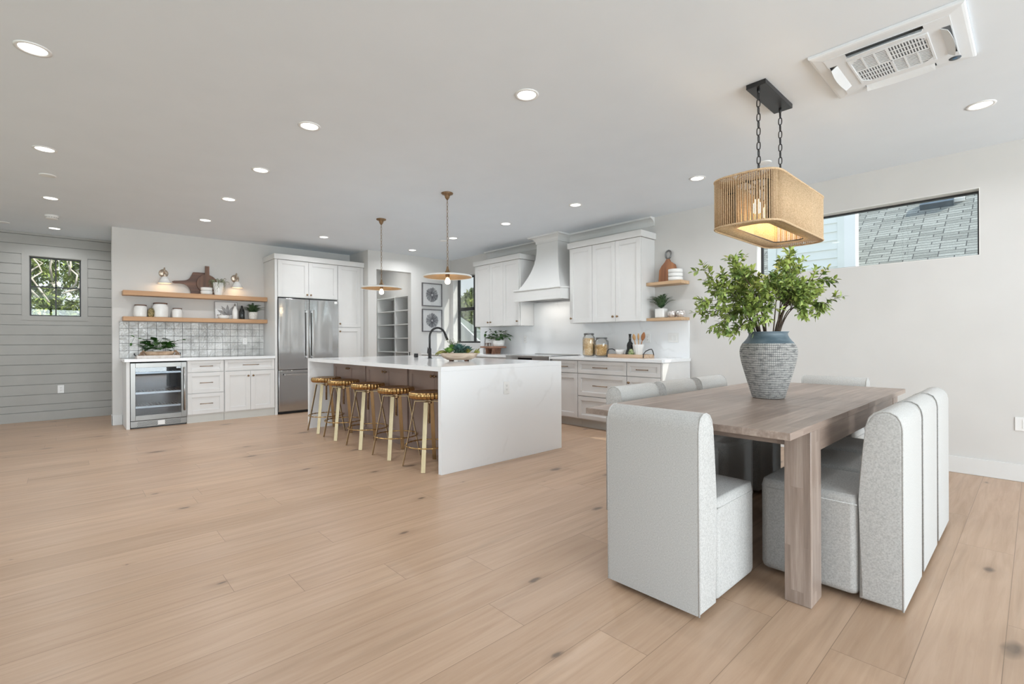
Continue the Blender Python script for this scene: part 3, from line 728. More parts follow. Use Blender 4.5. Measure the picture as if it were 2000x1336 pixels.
# trailing plant in stand pot
T = Thing('trailing_plant', 'curly trailing grey-green plant in a white pot on the upper bar shelf', 'plant', (-8.50, 1.705, ZU))
b = nb(); lathe(b, [(.052, 0), (.066, .1), (.074, .19), (.068, .19), (.058, .17), (0, .17)], (0, 0, 0), 28, cap=False); lathe(b, [(0, 0), (.052, 0)], (0, 0, 0), 28, cap=False); T.part('pot', b, 'ceramic')
b = nb()
for k in range(30):
    a = rnd(0, 2*PI); R = rnd(.05, .12); h = rnd(.03, .09); dr = rnd(.02, .16)
    pts = [Vector((.03*math.cos(a), .03*math.sin(a), .18))]
    for i in range(1, 11):
        t = i/10; aa = a+t*rnd(-.2, .2)
        pts.append(Vector(((.03+R*math.sin(t*1.9))*math.cos(aa), (.03+R*math.sin(t*1.9))*math.sin(aa), .18+h*math.sin(t*PI*.9)-dr*t*t)))
    pts = [v if v.x > -.10 else Vector((-.10, v.y, v.z)) for v in pts]
    tube(b, pts, [.005*(1-.75*i/10) for i in range(11)], 6)
T.part('leaves', b, 'airplant')
# lower shelf
def canister(label, y, r, h, k):
    T = Thing('canister', label, 'jar', (-8.53, y, ZL), group='white canisters on the lower bar shelf')
    b = nb(); lathe(b, [(0, 0), (r*.97, 0), (r, .008), (r, h*.72), (r*.93, h*.80), (r*.82, h*.86), (r*.80, h*.93), (0, h*.93)], (0, 0, 0), 36, cap=False); T.part('body', b, 'ceramic')
    b = nb(); lathe(b, [(0, h*.925), (r*.88, h*.925), (r*.89, h*.94), (r*.89, h*.985), (r*.84, h), (0, h)], (0, 0, 0), 36, cap=False); T.part('lid', b, 'walnut')
canister('medium white canister with dark lid, leftmost on the lower bar shelf', .757, .079, .17, 0)
canister('largest white canister with dark lid, middle of the three on the shelf', .985, .095, .207, 1)
canister('smallest white canister with dark lid, right of the other two', 1.186, .066, .139, 2)
b = nb()
for r in range(7):
    n = 8+(r % 2); z = .008+.013*r; R = [.036, .046, .05, .047, .04, .028, .014][r]
    for k in range(n):
        a = 2*PI*(k+.5*(r % 2))/n; d = Vector((math.cos(a)*.8, math.sin(a)*.8, .75))
        leaf(b, (R*.55*math.cos(a), R*.55*math.sin(a), z), d, (-math.cos(a)*.7, -math.sin(a)*.7, .7), .04, .036, -.5)
lathe(b, [(0, 0), (.03, 0), (.038, .03), (.03, .07), (0, .085)], (0, 0, 0), 14, cap=False)
single('artichoke', b, 'artichoke', 'small green and brown artichoke between two white canisters', 'ornament', (-8.48, .872, ZL))
T = Thing('picture_frame', 'thin framed grey leaf print leaning behind the oil bottles', 'picture', (XS+.05, 1.83, ZL))
b = nb(); 
for a, c, e, f in ((-.158, -.150, 0, .272), (.150, .158, 0, .272), (-.15, .15, 0, .008), (-.15, .15, .264, .272)): box(b, -.007, .007, a, c, e, f)
T.part('frame', b, 'frameplain')
b = nb(); box(b, -.005, .002, -.15, .15, .008, .264); ar = T.part('print', b, 'paper')
b = nb()
for k in range(5):
    a = math.radians(150-k*30); q0 = Vector((.0025, .02, .06)); d = Vector((0, math.cos(a), math.sin(a)))
    leaf(b, q0, d, (1, 0, 0), .17, .05, 0, 0)
T.part('leaf_shape', b, 'frameplain', ar)
T.o.rotation_euler = (0, -.10, 0)
# bowl with paper cone, bottles, planter
T = Thing('serving_bowl', 'white bowl with a red bead rim on the lower bar shelf', 'bowl', (-8.50, 1.776, ZL))
b = nb(); lathe(b, [(0, 0), (.062, 0), (.07, .012), (.084, .055), (.079, .055), (.066, .015), (0, .013)], (0, 0, 0), 30, cap=False); T.part('body', b, 'ceramic')
b = nb()
for k in range(28): ball(b, (.084*math.cos(2*PI*k/28), .084*math.sin(2*PI*k/28), .057), .005, 6)
T.part('bead_rim', b, 'walnutz', stuff=True)
b = nb(); lathe(b, [(.052, .0), (.048, .03), (.03, .10), (.014, .12), (.012, .135), (.030, .137), (.030, .143), (0, .143)], (0, 0, 0), 24, cap=False, rib=lambda r, h, a: .05*math.sin(a*12))
single('cloche', b, 'jar', 'small ribbed glass cloche standing in the bead-rimmed bowl', 'cloche', (-8.50, 1.77, ZL+.0145))
T = Thing('oil_bottle', 'white oil bottle with a steel pourer on the lower bar shelf', 'bottle', (-8.50, 1.932, ZL))
b = nb(); lathe(b, [(0, 0), (.037, 0), (.039, .005), (.039, .115), (.03, .15), (.015, .175), (.014, .2), (0, .2)], (0, 0, 0), 26, cap=False); T.part('body', b, 'ceramic')
b = nb(); lathe(b, [(.015, .2), (.015, .21), (.008, .215), (.004, .245), (0, .245)], (0, 0, 0), 12, cap=False); T.part('pourer', b, 'steel')
T = Thing('oil_bottle', 'black oil bottle beside the white one on the lower shelf', 'bottle', (-8.50, 2.029, ZL))
b = nb(); lathe(b, [(0, 0), (.037, 0), (.039, .005), (.039, .115), (.03, .15), (.016, .175), (.016, .19), (0, .19)], (0, 0, 0), 26, cap=False); T.part('body', b, 'bottleblack')
b = nb(); lathe(b, [(.0165, .19), (.0165, .205), (.01, .212), (0, .212)], (0, 0, 0), 12, cap=False); T.part('cap', b, 'black')
def fern_fronds(bm, c, n, R, H, leaflets=9, w=.012, xlim=None):
    for k in range(n):
        a = 2*PI*k/n+rnd(-.3, .3); t = rnd(.25, 1.); tip = Vector((R*t*math.cos(a), R*t*math.sin(a), H*(1.15-.65*t)*rnd(.8, 1.05)))
        if xlim is not None: tip.x = max(tip.x, xlim)
        pr = None
        for i in range(1, leaflets+1):
            s = i/leaflets; p = Vector(c)+Vector((tip.x*s, tip.y*s, tip.z*math.sin(s*PI*.5)))
            if pr is None: pr = Vector(c)
            d = (p-pr).normalized(); side = d.cross(Vector((0, 0, 1)))
            side = side.normalized() if side.length > .01 else Vector((1, 0, 0))
            for sg in (-1, 1): leaf(bm, p, side*sg+d*.8, side.cross(d), w*3.0*(1-.55*s), w*(1.05-.4*s), .2)
            tube(bm, [pr, p], .0012, 4, caps=False); pr = p
        leaf(bm, pr, d, (0, 0, 1), w*2.5, w*.9, .1)
T = Thing('potted_fern', 'dark potted fern in a ribbed white pot at the right end of the bar shelf', 'plant', (-8.505, 2.19, ZL))
b = nb(); lathe(b, [(0, 0), (.055, 0), (.062, .01), (.067, .11), (.062, .118), (.056, .115), (.052, .1), (0, .1)], (0, 0, 0), 28, cap=False, rib=lambda r, h, a: .012*math.sin(h*260) if r > .04 else 0); T.part('pot', b, 'stoneware')
b = nb(); fern_fronds(b, (0, 0, .1), 44, .19, .15, 9, .013, -.09); T.part('fronds', b, 'fern')
# tray with plant on bar counter
T = Thing('serving_tray', 'low whitewashed tray with black wire handles on the bar counter', 'tray', (-8.34, .93, ZC))
b = nb(); box(b, -.13, .13, -.235, .235, 0, .012, .002)
for a in (-1, 1): box(b, -.13, .13, a*.235-.007, a*.235+.007, 0, .04, .002); box(b, a*.13-.007, a*.13+.007, -.235, .235, 0, .04, .002)
T.part('tray_body', b, 'traypale')
for s in (-1, 1):
    b = nb(); tube(b, [(.06, s*.242, .035), (.06, s*.258, .05), (.06, s*.258, .068), (-.06, s*.258, .068), (-.06, s*.258, .05), (-.06, s*.242, .035)], .0045, 8); T.part('handle', b, 'black')
T = Thing('dough_bowl', 'carved wooden dough bowl with rope tassels in the whitewashed tray', 'bowl', (-8.30, .945, ZC+.0125))
b = nb(); lathe(b, [(0, 0), (.10, 0), (.15, .03), (.175, .082), (.165, .082), (.13, .03), (0, .02)], (0, 0, 0), 30, cap=False, sx=.52, sy=1.05); T.part('bowl', b, 'traywood')
for s in (-1, 1):
    b = nb()
    for k in range(36):
        y0 = s*rnd(.175, .195); x0 = .03+rnd(-.015, .02)
        tube(b, [(x0, y0, .085), (x0+rnd(0, .03), y0+s*rnd(.0, .03), .062), (x0+rnd(.0, .05), y0+s*rnd(-.02, .06), .018)], .0022, 5)
    ball(b, (.03, s*.182, .083), .016, 10); T.part('tassel', b, 'jute')
T = Thing('potted_pothos', 'leafy dark green pothos in a small white pot in the dough bowl', 'plant', (-8.32, .93, ZC+.034))
b = nb(); lathe(b, [(0, 0), (.048, 0), (.06, .085), (.054, .085), (.05, .07), (0, .07)], (0, 0, 0), 26, cap=False); T.part('pot', b, 'ceramic')
def pothos(bm, c, n, R, H, L, stems, lo=(-.25, .8), xlim=None, squash=1.):
    for k in range(n):
        a = rnd(0, 2*PI); rr = R*math.sqrt(rnd(.05, 1)); p = Vector(c)+Vector((rr*math.cos(a)*squash, rr*math.sin(a), H*rnd(.1, 1)*(1-.5*(rr/R)**2)))
        if xlim is not None and p.x < xlim: p.x = xlim
        d = Vector((math.cos(a)*squash, math.sin(a), rnd(*lo))); n2 = Vector((-math.cos(a)*.3, -math.sin(a)*.3, 1))+rvec()*.4
        tube(bm, [c, (Vector(c)+p)/2+Vector((0, 0, .02)), p], .0015, 4, caps=False)
        leaf(bm, p, d, n2, L*rnd(.7, 1.15), L*.72*rnd(.8, 1.1), rnd(.1, .4))
    for pts in stems:
        tube(bm, pts, .0016, 5)
        for i in range(2, len(pts)):
            p = Vector(pts[i]); d = (p-Vector(pts[i-1])).normalized()
            for q in range(2 if i == len(pts)-1 else 1): leaf(bm, p, d+rvec()*.5+Vector((.2, 0, -.1)), (.6, 0, 1), L*.72, L*.45, .2)
b = nb(); pothos(b, (0, 0, .07), 54, .15, .17, .112, [], xlim=-.2, squash=.7)
pothos(b, (0, 0, .07), 0, .1, .1, .065, [[(0, -.02, .08), (.02, -.10, .20), (.03, -.18, .24), (.03, -.26, .26), (.02, -.29, .18)], [(0, .02, .08), (.02, .12, .19), (.03, .17, .16), (.04, .20, .20), (.03, .28, .22)]])
T.part('foliage', b, 'darkleaf')

# ================================================================ FRIDGE WALL
T = Thing('side_panel', 'tall white panel at the left side of the fridge', 'panel', (-8.34, 2.40, 0), world=True)
b = nb(); box(b, XS+.002, -8.06, 2.386, 2.423, 0, 2.443, .0015); T.part('panel', b, 'cab')
T = Thing('refrigerator', 'stainless french-door refrigerator with bottom freezer drawer', 'refrigerator', (-8.33, 2.906, 0), world=True)
b = nb(); box(b, XS+.02, -8.105, 2.432, 3.384, .03, 1.825); T.part('body', b, 'steeldark')
for a, c in ((2.430, 2.9035), (2.9075, 3.384)):
    b = nb(); box(b, -8.10, -8.03, a, c, .70, 1.832, .006, 3); dr = T.part('door', b, 'fridge')
    y = 2.862 if a < 2.5 else 2.95
    b = nb(); box(b, -7.982, -7.962, y-.013, y+.013, .875, 1.655, .003)
    for z in (.90, 1.63): box(b, -8.032, -7.97, y-.009, y+.009, z-.014, z+.014)
    T.part('handle', b, 'steel', dr)
    if a > 2.5:
        b = nb(); box(b, -8.0305, -8.0292, 3.318, 3.368, 1.778, 1.818); T.part('energy_sticker', b, 'plastic', dr)
b = nb(); box(b, -8.10, -8.03, 2.430, 3.384, .045, .692, .006, 3); dr = T.part('freezer_drawer', b, 'fridge')
b = nb(); box(b, -7.98, -7.962, 2.50, 3.31, .615, .641, .003)
for y in (2.54, 3.27): box(b, -8.032, -7.97, y-.012, y+.012, .619, .637)
T.part('handle', b, 'steel', dr)
b = nb(); box(b, -8.55, -8.09, 2.45, 3.36, 0, .03); T.part('base', b, 'black')
U = Fr('+x', -8.079)
T = Thing('overfridge_cabinet', 'white two-door cabinet above the refrigerator', 'cabinet', (-8.34, 2.906, 1.85), world=True)
b = nb(); U.box(b, 2.424, 3.388, -.545, -.0005, 1.852, 2.443); T.part('body', b, 'cab')
for a, c, s in ((2.43, 2.906, 'r'), (2.906, 3.386, 'l')):
    b = nb(); U.shaker(b, a, c, 1.856, 2.44); p = T.part('door', b, 'cab'); U.knob(T, p, a+.03 if s == 'l' else c-.03, 1.905)
T = Thing('tall_cabinet', 'tall narrow white pantry cabinet right of the refrigerator', 'cabinet', (-8.34, 3.625, 0), world=True)
b = nb(); U.box(b, 3.39, 3.858, -.545, -.0005, .11, 2.443); T.part('body', b, 'cab')
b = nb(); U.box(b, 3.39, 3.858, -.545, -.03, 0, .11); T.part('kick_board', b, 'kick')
for z0, z1, kz in ((1.388, 2.44, 1.446), (.122, 1.382, 1.316)):
    b = nb(); U.shaker(b, 3.394, 3.80, z0, z1); p = T.part('door', b, 'cab'); U.knob(T, p, 3.424, kz)
b = nb(); U.box(b, 3.803, 3.856, 0, .012, .11, 2.443); T.part('filler_strip', b, 'cab')
T = Thing('cabinet_crown', 'flat white crown board along the top of the fridge cabinets', 'crown moulding', (-8.34, 3.12, 2.444), world=True)
b = nb(); box(b, XS+.002, -8.036, 2.372, 3.859, 2.4445, 2.527, .002); T.part('board', b, 'cab')

# pantry shelving seen through the doorway
T = Thing('pantry_shelving', 'white built-in shelving with a centre divider seen through the pantry doorway', 'shelving', (-8.7, 4.93, 0), world=True)
for x in (-9.30, -8.575, -8.05):
    b = nb(); box(b, x-.011, x+.011, 4.752, 5.098, 0, 2.03); T.part('upright', b, 'trimw')
for z in (2.02, 1.747, 1.479, 1.212, .941, .67, .40, .12):
    for a, c in ((-9.289, -8.586), (-8.564, -8.061)):
        b = nb(); box(b, a, c, 4.752, 5.098, z-.02, z); T.part('shelf', b, 'trimw')
b = nb(); box(b, XP-.075, XP-.045, 4.716, 4.7195, .86, .94); single('strike_plate', b, 'black', 'small black strike plate on the right jamb of the pantry doorway', 'strike plate')
T = Thing('recessed_light', 'added unseen fill light inside the pantry behind the doorway wall', 'ceiling light', (-8.85, 4.45, HC)); b = nb(); lathe(b, [(0, -.003), (.06, -.003), (.075, -.001)], (0, 0, 0), 28, cap=False); T.part('diffuser', b, 'lampdisc')  # unseen light, added to brighten the pantry interior
T.lamp('pantry_fill_light', 'AREA', (0, 0, -.012), 6.5, (1, .985, .96), shape='DISK', size=.11)
# framed prints
def sunburst(label, y, z0, z1, top):
    T = Thing('framed_print', label, 'picture', (XP, y, z0))
    h = z1-z0; w = .455
    b = nb()
    for a, c, e, f in ((-w/2, -w/2+.018, 0, h), (w/2-.018, w/2, 0, h), (-w/2+.018, w/2-.018, 0, .018), (-w/2+.018, w/2-.018, h-.018, h)): box(b, .001, .027, a, c, e, f, .001)
    T.part('frame', b, 'frame')
    b = nb(); box(b, .001, .012, -w/2+.018, w/2-.018, .018, h-.018); pp = T.part('print', b, 'paper')
    b = nb(); n = 78
    for k in range(n):
        a = 2*PI*k/n; r0 = rnd(.012, .03); r1 = .148*rnd(.86, 1.); d = Vector((0, math.cos(a), math.sin(a))); s = Vector((0, -math.sin(a), math.cos(a)))
        c = Vector((.0125, 0, h/2)); w1 = rnd(.0008, .0016); w2 = rnd(.002, .0058)
        V = [b.verts.new(c+d*r+s*q) for r, q in ((r0, -w1), (r1, -w2), (r1, w2), (r0, w1))]; b.faces.new(V)
    T.part('sunburst', b, 'ink', pp)
    b = nb(); box(b, .016, .018, -w/2+.016, w/2-.016, .016, h-.016); T.part('glass', b, 'pictureglass')
sunburst('upper grey-framed sunburst print beside the pantry doorway', 5.172, 1.81, 2.257, True)
sunburst('lower grey-framed sunburst print beside the pantry doorway', 5.172, 1.322, 1.757, False)

# ================================================================ RANGE WALL (faces -y)
K = Fr('-y', 4.979)
base_unit(K, 'drawer_unit', 'narrow white cabinet with one drawer and a door right of the range', -4.578, -4.112, .62, [(.715, .880)], [(-4.574, -4.114, .122, .708, None)], kick=.065)
base_unit(K, 'drawer_unit', 'wide white three-drawer cabinet in the middle of the range counter, below the tray', -4.110, -3.352, .62, [(.715, .880), (.422, .708), (.122, .416)], [], kick=.065)
base_unit(K, 'drawer_unit', 'white cabinet with a drawer and knobbed door at the counter end', -3.350, -2.893, .62, [(.715, .880)], [(-3.347, -2.896, .122, .708, 'l')], kick=.065, knobz=.638)
T = Thing('end_panel', 'white finished panel closing the range counter at its right end', 'panel', (-2.883, 5.28, 0), world=True)
b = nb(); box(b, -2.8925, -2.874, 4.962, YW-.018, 0, .886); T.part('panel', b, 'cab')
base_unit(K, 'base_cabinet', 'white base cabinet in the corner left of the range, below the window', -7.89, -6.6, .62, [(.715, .880)], [(-7.887, -7.245, .122, .708, 'r'), (-7.245, -6.603, .122, .708, 'l')], kick=.065)
base_unit(K, 'base_cabinet', 'white base cabinet immediately left of the range', -6.598, -5.506, .62, [(.715, .880)], [(-6.595, -6.052, .122, .708, 'r'), (-6.052, -5.509, .122, .708, 'l')], kick=.065)
for a, c, lab in ((-4.582, -2.862, 'white quartz counter from the range to the right end'), (-7.898, -5.502, 'white quartz counter left of the range under the window')):
    T = Thing('kitchen_counter', lab, 'counter', ((a+c)/2, 5.28, .887), world=True)
    b = nb(); box(b, a, c, 4.932, YW-.021, .8875, .924, .002); T.part('slab', b, 'quartz')
T = Thing('quartz_backsplash', 'white veined quartz slab on the wall behind the range', 'backsplash', (-4.9, YW-.01, .925), world=True)
b = nb(); box(b, -6.94, -2.886, YW-.02, YW-.001, .875, 1.388); box(b, -5.555, -4.535, YW-.02, YW-.001, 1.388, 1.80); T.part('slab', b, 'quartz')
# range
T = Thing('range', 'stainless range with a black glass cooktop below the hood', 'range', (HX-.013, 5.27, 0), world=True)
x0, x1 = -5.499, -4.586
b = nb(); box(b, x0, x1, 4.96, YW-.05, .08, .905); T.part('body', b, 'steel')
b = nb(); box(b, x0, x1, 4.925, 4.965, .845, .930, .008, 3); cp = T.part('control_panel', b, 'steel')
b = nb(); box(b, -5.22, -4.93, 4.9235, 4.926, .868, .895); T.part('display', b, 'blackgloss', cp)
b = nb(); box(b, x0+.01, x1-.01, 4.965, 5.56, .905, .931, .002); T.part('cooktop', b, 'blackgloss')
b = nb(); box(b, x0, x1, 5.56, YW-.025, .905, .938, .003); T.part('back_rail', b, 'steel')
b = nb(); box(b, x0+.005, x1-.005, 4.94, 4.962, .20, .83, .004); p = T.part('oven_door', b, 'steel')
b = nb(); tube(b, [(x0+.06, 4.895, .77), (x1-.06, 4.895, .77)], .012, 12)
for x in (x0+.09, x1-.09): tube(b, [(x, 4.94, .77), (x, 4.895, .77)], .008, 8)
T.part('handle', b, 'steel', p)
b = nb(); box(b, x0+.02, x1-.02, 4.99, 5.5, 0, .08); T.part('base', b, 'black')
# hood
T = Thing('range_hood', 'white plaster range hood with a curved flare and boxed apron', 'range hood', (HX, 5.36, 1.745), world=True)
b = nb(); secs = []
for i in range(15):
    t = i/14; z = 1.918+(2.70-1.918)*t; e = max(0, 1-t/.86)**2.1
    w = .218+.222*e; yf = 5.362-.205*e; secs.append((w, yf, z))
rings = []
for w, yf, z in secs: rings.append([b.verts.new(q) for q in ((HX-w, YW-.002, z), (HX-w, yf, z), (HX+w, yf, z), (HX+w, YW-.002, z))])
for A, B in zip(rings, rings[1:]):
    for k in range(3):
        f = b.faces.new((A[k], A[k+1], B[k+1], B[k])); f.smooth = True
for e in b.edges:
    if abs(e.verts[0].co.z-e.verts[1].co.z) > 1e-5: e.smooth = False
T.part('flare', b, 'trimw')
b = nb(); xa, xb = HX-.474, HX+.474
box(b, xa, xb, 5.125, 5.145, 1.748, 1.90); box(b, xa, xa+.02, 5.145, YW-.021, 1.748, 1.90); box(b, xb-.02, xb, 5.145, YW-.021, 1.748, 1.90)
box(b, xa-.012, xb+.012, 5.110, YW-.021, 1.90, 1.925, .006, 3); box(b, xa-.008, xb+.008, 5.117, 5.145, 1.742, 1.768, .003); T.part('apron', b, 'trimw')
b = nb(); box(b, xa+.02, xb-.02, 5.145, YW-.022, 1.760, 1.775); lin = T.part('liner', b, 'steeldark')
T.lamp('hood_light', 'AREA', (HX, 5.35, 1.752), 2.2, (1, .95, .88), shape='RECTANGLE', size=.6, size_y=.2)
# upper cabinets
V = Fr('-y', 5.309)
def upper(label, x0, x1, doors, knobs):
    T = Thing('upper_cabinet', label, 'cabinet', ((x0+x1)/2, 5.46, 1.388), world=True)
    b = nb(); V.box(b, x0, x1, -(YW-.001-5.309), -.0005, 1.388, 2.445); T.part('body', b, 'cab')
    for (a, c), k in zip(doors, knobs):
        b = nb(); V.shaker(b, a, c, 1.391, 2.448); p = T.part('door', b, 'cab')
        V.knob(T, p, c-.034 if k == 'r' else a+.034, 1.458)
    b = nb(); box(b, x0-.02, x1+.022, 5.268, YW-.001, 2.45, 2.53, .002); T.part('crown', b, 'cab')
upper('white three-door upper cabinet left of the hood, beside the window', -6.708, -5.56, [(-6.706, -6.305), (-6.305, -5.963), (-5.963, -5.58)], ['r', 'l', 'r'])
upper('white three-door upper cabinet right of the hood, beside the short oak shelves', -4.528, -3.361, [(-4.523, -4.123), (-4.121, -3.74), (-3.74, -3.363)], ['l', 'r', 'l'])
# small shelves
for z0, z1, lab in ((1.832, 1.872, 'upper short oak shelf holding a cutting board and white bowls'), (1.388, 1.424, 'lower short oak shelf holding a small fern and two glass votives')):
    T = Thing('floating_shelf', lab, 'shelf', (-3.12, 5.53, z0), world=True)
    b = nb(); box(b, -3.358, -2.886, 5.415, YW-.001, z0, z1, .0015); T.part('board', b, 'oakx')
zu, zl = 1.873, 1.425
p = [(-.118, 0), (.118, 0), (.12, .17), (.105, .215), (.07, .24), (.035, .258), (.022, .285), (.018, .305), (-.018, .305), (-.022, .285), (-.04, .255), (-.085, .215), (-.115, .16)]
T = Thing('cutting_board', 'acacia board with a ring handle leaning on the wall above the small shelf', 'cutting board', (-3.150, 5.56, zu+.001))
b = nb(); poly(b, p, (-.009, .009), 'Y', .003); T.part('board', b, 'acacia')
b = nb(); tube(b, [(.037*math.cos(a), 0, .352+.052*math.sin(a)) for a in [2*PI*k/28 for k in range(28)]], .011, 10, closed=True); T.part('ring_handle', b, 'steeldark', label='dark ring handle')
T.o.rotation_euler = (-.085, 0, 0)
for k in range(3):
    b = nb(); lathe(b, [(0, 0), (.074, 0), (.086, .006), (.088, .046), (.083, .046), (.076, .01), (0, .008)], (0, 0, 0), 30, cap=False)
    single('bowl', b, 'ceramic', ['bottom', 'middle', 'top'][k]+' white bowl of the stack of three on the short oak shelf', 'bowl', (-3.008, 5.508, zu+.0005+k*.0475), group='stack of white bowls on the short oak shelf')
T = Thing('potted_fern', 'small dark fern in a square white pot on the lower short oak shelf', 'plant', (-3.198, 5.50, zl))
b = nb(); box(b, -.062, .062, -.055, .055, 0, .118, .014, 3, True); T.part('pot', b, 'ceramic')
b = nb(); fern_fronds(b, (0, 0, .116), 40, .17, .2, 9, .013); 
for v in b.verts: v.co.y = min(v.co.y, .105); v.co.x = max(v.co.x, -.155) if v.co.y > -.18 else v.co.x
T.part('fronds', b, 'fern')
def votive(label, x):
    b = nb(); lathe(b, [(0, 0), (.034, 0), (.05, .018), (.056, .042), (.05, .068), (.041, .084), (.037, .084), (.046, .066), (.051, .042), (.045, .02), (.03, .006), (0, .006)], (0, 0, 0), 24, cap=False, rib=lambda r, h, a: .03*math.sin(a*8) if r > .03 else 0)
    single('votive_glass', b, 'votive', label, 'candle holder', (x, 5.49, zl), group='glass votives on the short oak shelf')
M['votive'] = noisy('mercury_glass', (.55, .50, .47), (.85, .82, .80), (50, 50, 50), .18, .3, 3, .5)
votive('mottled glass votive next to the square fern pot', -3.043); votive('mottled glass votive at the right end of the short oak shelf', -2.932)
# food jars
def food_jar(label, x, y, r, h, fill, m, seed):
    T = Thing('food_jar', label, 'jar', (x, y, ZC))
    b = nb(); lathe(b, [(0, .0), (r*.8, 0), (r, .025), (r, h*.72), (r*.95, h*.82), (r*.76, h*.88), (r*.76, h*.925), (r*.73, h*.925), (r*.73, h*.875), (r*.92, h*.81), (r*.965, h*.72), (r*.965, .028), (r*.78, .008), (0, .008)], (0, 0, 0), 36, cap=False); T.part('glass', b, 'jar')
    b = nb(); random.seed(seed)
    lathe(b, [(0, .012), (r*.74, .012), (r*.88, .035), (r*.88, fill-.01), (0, fill)], (0, 0, 0), 20, cap=False)
    for k in range(420):
        a = rnd(0, 2*PI); z = rnd(.03, fill); rr = r*.88; c = Vector((rr*math.cos(a), rr*math.sin(a), z)) if k < 320 else Vector((rnd(-.7, .7)*r, rnd(-.6, .6)*r, fill+rnd(-.008, .004)))
        t = rvec()*.009; tube(b, [c-t, c, c+t], .0042, 5)
    T.part('contents', b, m, stuff=True)
    b = nb(); lathe(b, [(0, h*.925), (r*.78, h*.925), (r*.80, h*.94), (r*.80, h*.985), (r*.6, h), (0, h)], (0, 0, 0), 30, cap=False); T.part('lid', b, 'steeldark')
food_jar('tall glass jar of cereal on the range counter', -4.205, 5.32, .088, .322, .245, 'cereal', 3)
food_jar('shorter glass jar of pasta rings beside the tall cereal jar', -4.02, 5.36, .098, .262, .155, 'pasta', 4)
# tray on the range counter
T = Thing('serving_tray', 'small wooden tray with black looped handles on the range counter', 'tray', (-3.535, 5.32, ZC))
b = nb(); box(b, -.265, .265, -.12, .12, 0, .012)
for s in (-1, 1): box(b, -.265, .265, s*.12-.006, s*.12+.006, 0, .042, .001); box(b, s*.265-.006, s*.265+.006, -.12, .12, 0, .042, .001)
T.part('tray_body', b, 'traywood')
for s in (-1, 1):
    b = nb(); tube(b, [(s*.27, -.128, 0.004), (s*.272, -.128, .05), (s*.285, -.10, .085), (s*.30, -.04, .105), (s*.295, .02, .108), (s*.28, .07, .085), (s*.272, .10, .05), (s*.27, .105, .03)], .006, 8); T.part('handle', b, 'black')
zt = ZC+.0125
b = nb(); lathe(b, [(0, 0), (.035, 0), (.046, .012), (.068, .086), (.065, .086), (.044, .016), (0, .012)], (0, 0, 0), 28, cap=False); single('bowl', b, 'ceramic', 'small white bowl at the left of the wooden tray', 'bowl', (-3.695, 5.33, zt))
T = Thing('wine_bottle', 'dark bottle with a rounded base standing in the wooden tray', 'bottle', (-3.56, 5.35, zt))
b = nb(); lathe(b, [(0, 0), (.06, 0), (.066, .01), (.06, .05), (.044, .088), (.040, .10), (.041, .145), (.034, .172), (.017, .195), (.0155, .285), (0, .285)], (0, 0, 0), 30, cap=False); T.part('body', b, 'bottleblack')
b = nb(); lathe(b, [(.0165, .275), (.018, .277), (.018, .29), (.0, .292)], (0, 0, 0), 14, cap=False); T.part('stopper', b, 'black')
T = Thing('utensil_crock', 'white faceted crock of wooden utensils in the tray', 'crock', (-3.432, 5.34, zt))
b = nb(); lathe(b, [(0, 0), (.05, 0), (.072, .155), (.067, .155), (.047, .01), (0, .01)], (0, 0, 0), 12, smooth=False, cap=False); T.part('crock', b, 'ceramic')
def spoon(label, dx, dy, lean, m, hw, hl):
    b = nb(); d = Vector(lean).normalized(); p0 = Vector((dx*.5, dy*.5, .014)); p1 = p0+d*.2
    tube(b, [p0, p1], .006, 8)
    s = Vector((1, 0, 0)); s = (s-d*s.dot(d)).normalized(); n = s.cross(d)
    ring = []
    for t in range(9):
        q = t/8; w = hw*math.sin(PI*(.12+.83*q))**.8; c = p1+d*hl*q
        ring.append([b.verts.new(c+s*(w*x)+n*y) for x, y in ((-1, 0), (-.5, .005), (.5, .005), (1, 0), (.5, -.004), (-.5, -.004))])
    for A, B in zip(ring, ring[1:]):
        for k in range(6): b.faces.new((A[k], A[(k+1) % 6], B[(k+1) % 6], B[k])).smooth = True
    b.faces.new(ring[0]); b.faces.new(ring[-1])
    single('wooden_spoon', b, m, label, 'utensil', (-3.432, 5.34, zt), group='wooden utensils in the crock')
spoon('pale wooden spoon leaning left in the white crock', -.02, 0, (-.22, 0, 1), 'utensil', .026, .08)
spoon('narrow pale spatula in the middle of the crock', 0, .03, (-.06, .05, 1), 'utensil', .016, .085)
spoon('dark wooden spoon leaning right in the white crock', .02, -.01, (.27, 0, 1), 'utensildark', .030, .105)
b = nb()
for r in range(5):
    for k in range(7): 
        a = 2*PI*(k+.5*r)/7; R = [.036, .036, .03, .02, .01][r]
        leaf(b, (R*.5*math.cos(a), R*.5*math.sin(a), .01+.012*r), (math.cos(a), math.sin(a), .5+.3*r), (-math.cos(a), -math.sin(a), 1), .045, .026, -.2)
M['succpale'] = leafmat('pale_succulent', (.22, .32, .10), (.66, .70, .45), 40)
single('succulent_sprig', b, 'succpale', 'small pale green artificial succulent in front of the crock', 'ornament', (-3.475, 5.245, zt))
outlet('wall_outlet', 'white outlet behind the wooden spoons on the quartz backsplash', Fr('-y', YW-.02), -3.453, 1.170)
outlet('wall_switch', 'white double switch plate at the right end of the quartz backsplash', Fr('-y', YW-.02), -3.088, 1.176, .0715, .118, kind='rocker', gang=2)
outlet('wall_outlet', 'white outlet on the backsplash between the corner plant and the range', Fr('-y', YW-.02), -5.757, 1.166)
outlet('wall_outlet', 'white outlet low on the wall behind the dining chairs', Fr('-y', YW), -.062, .461, .118, .108)
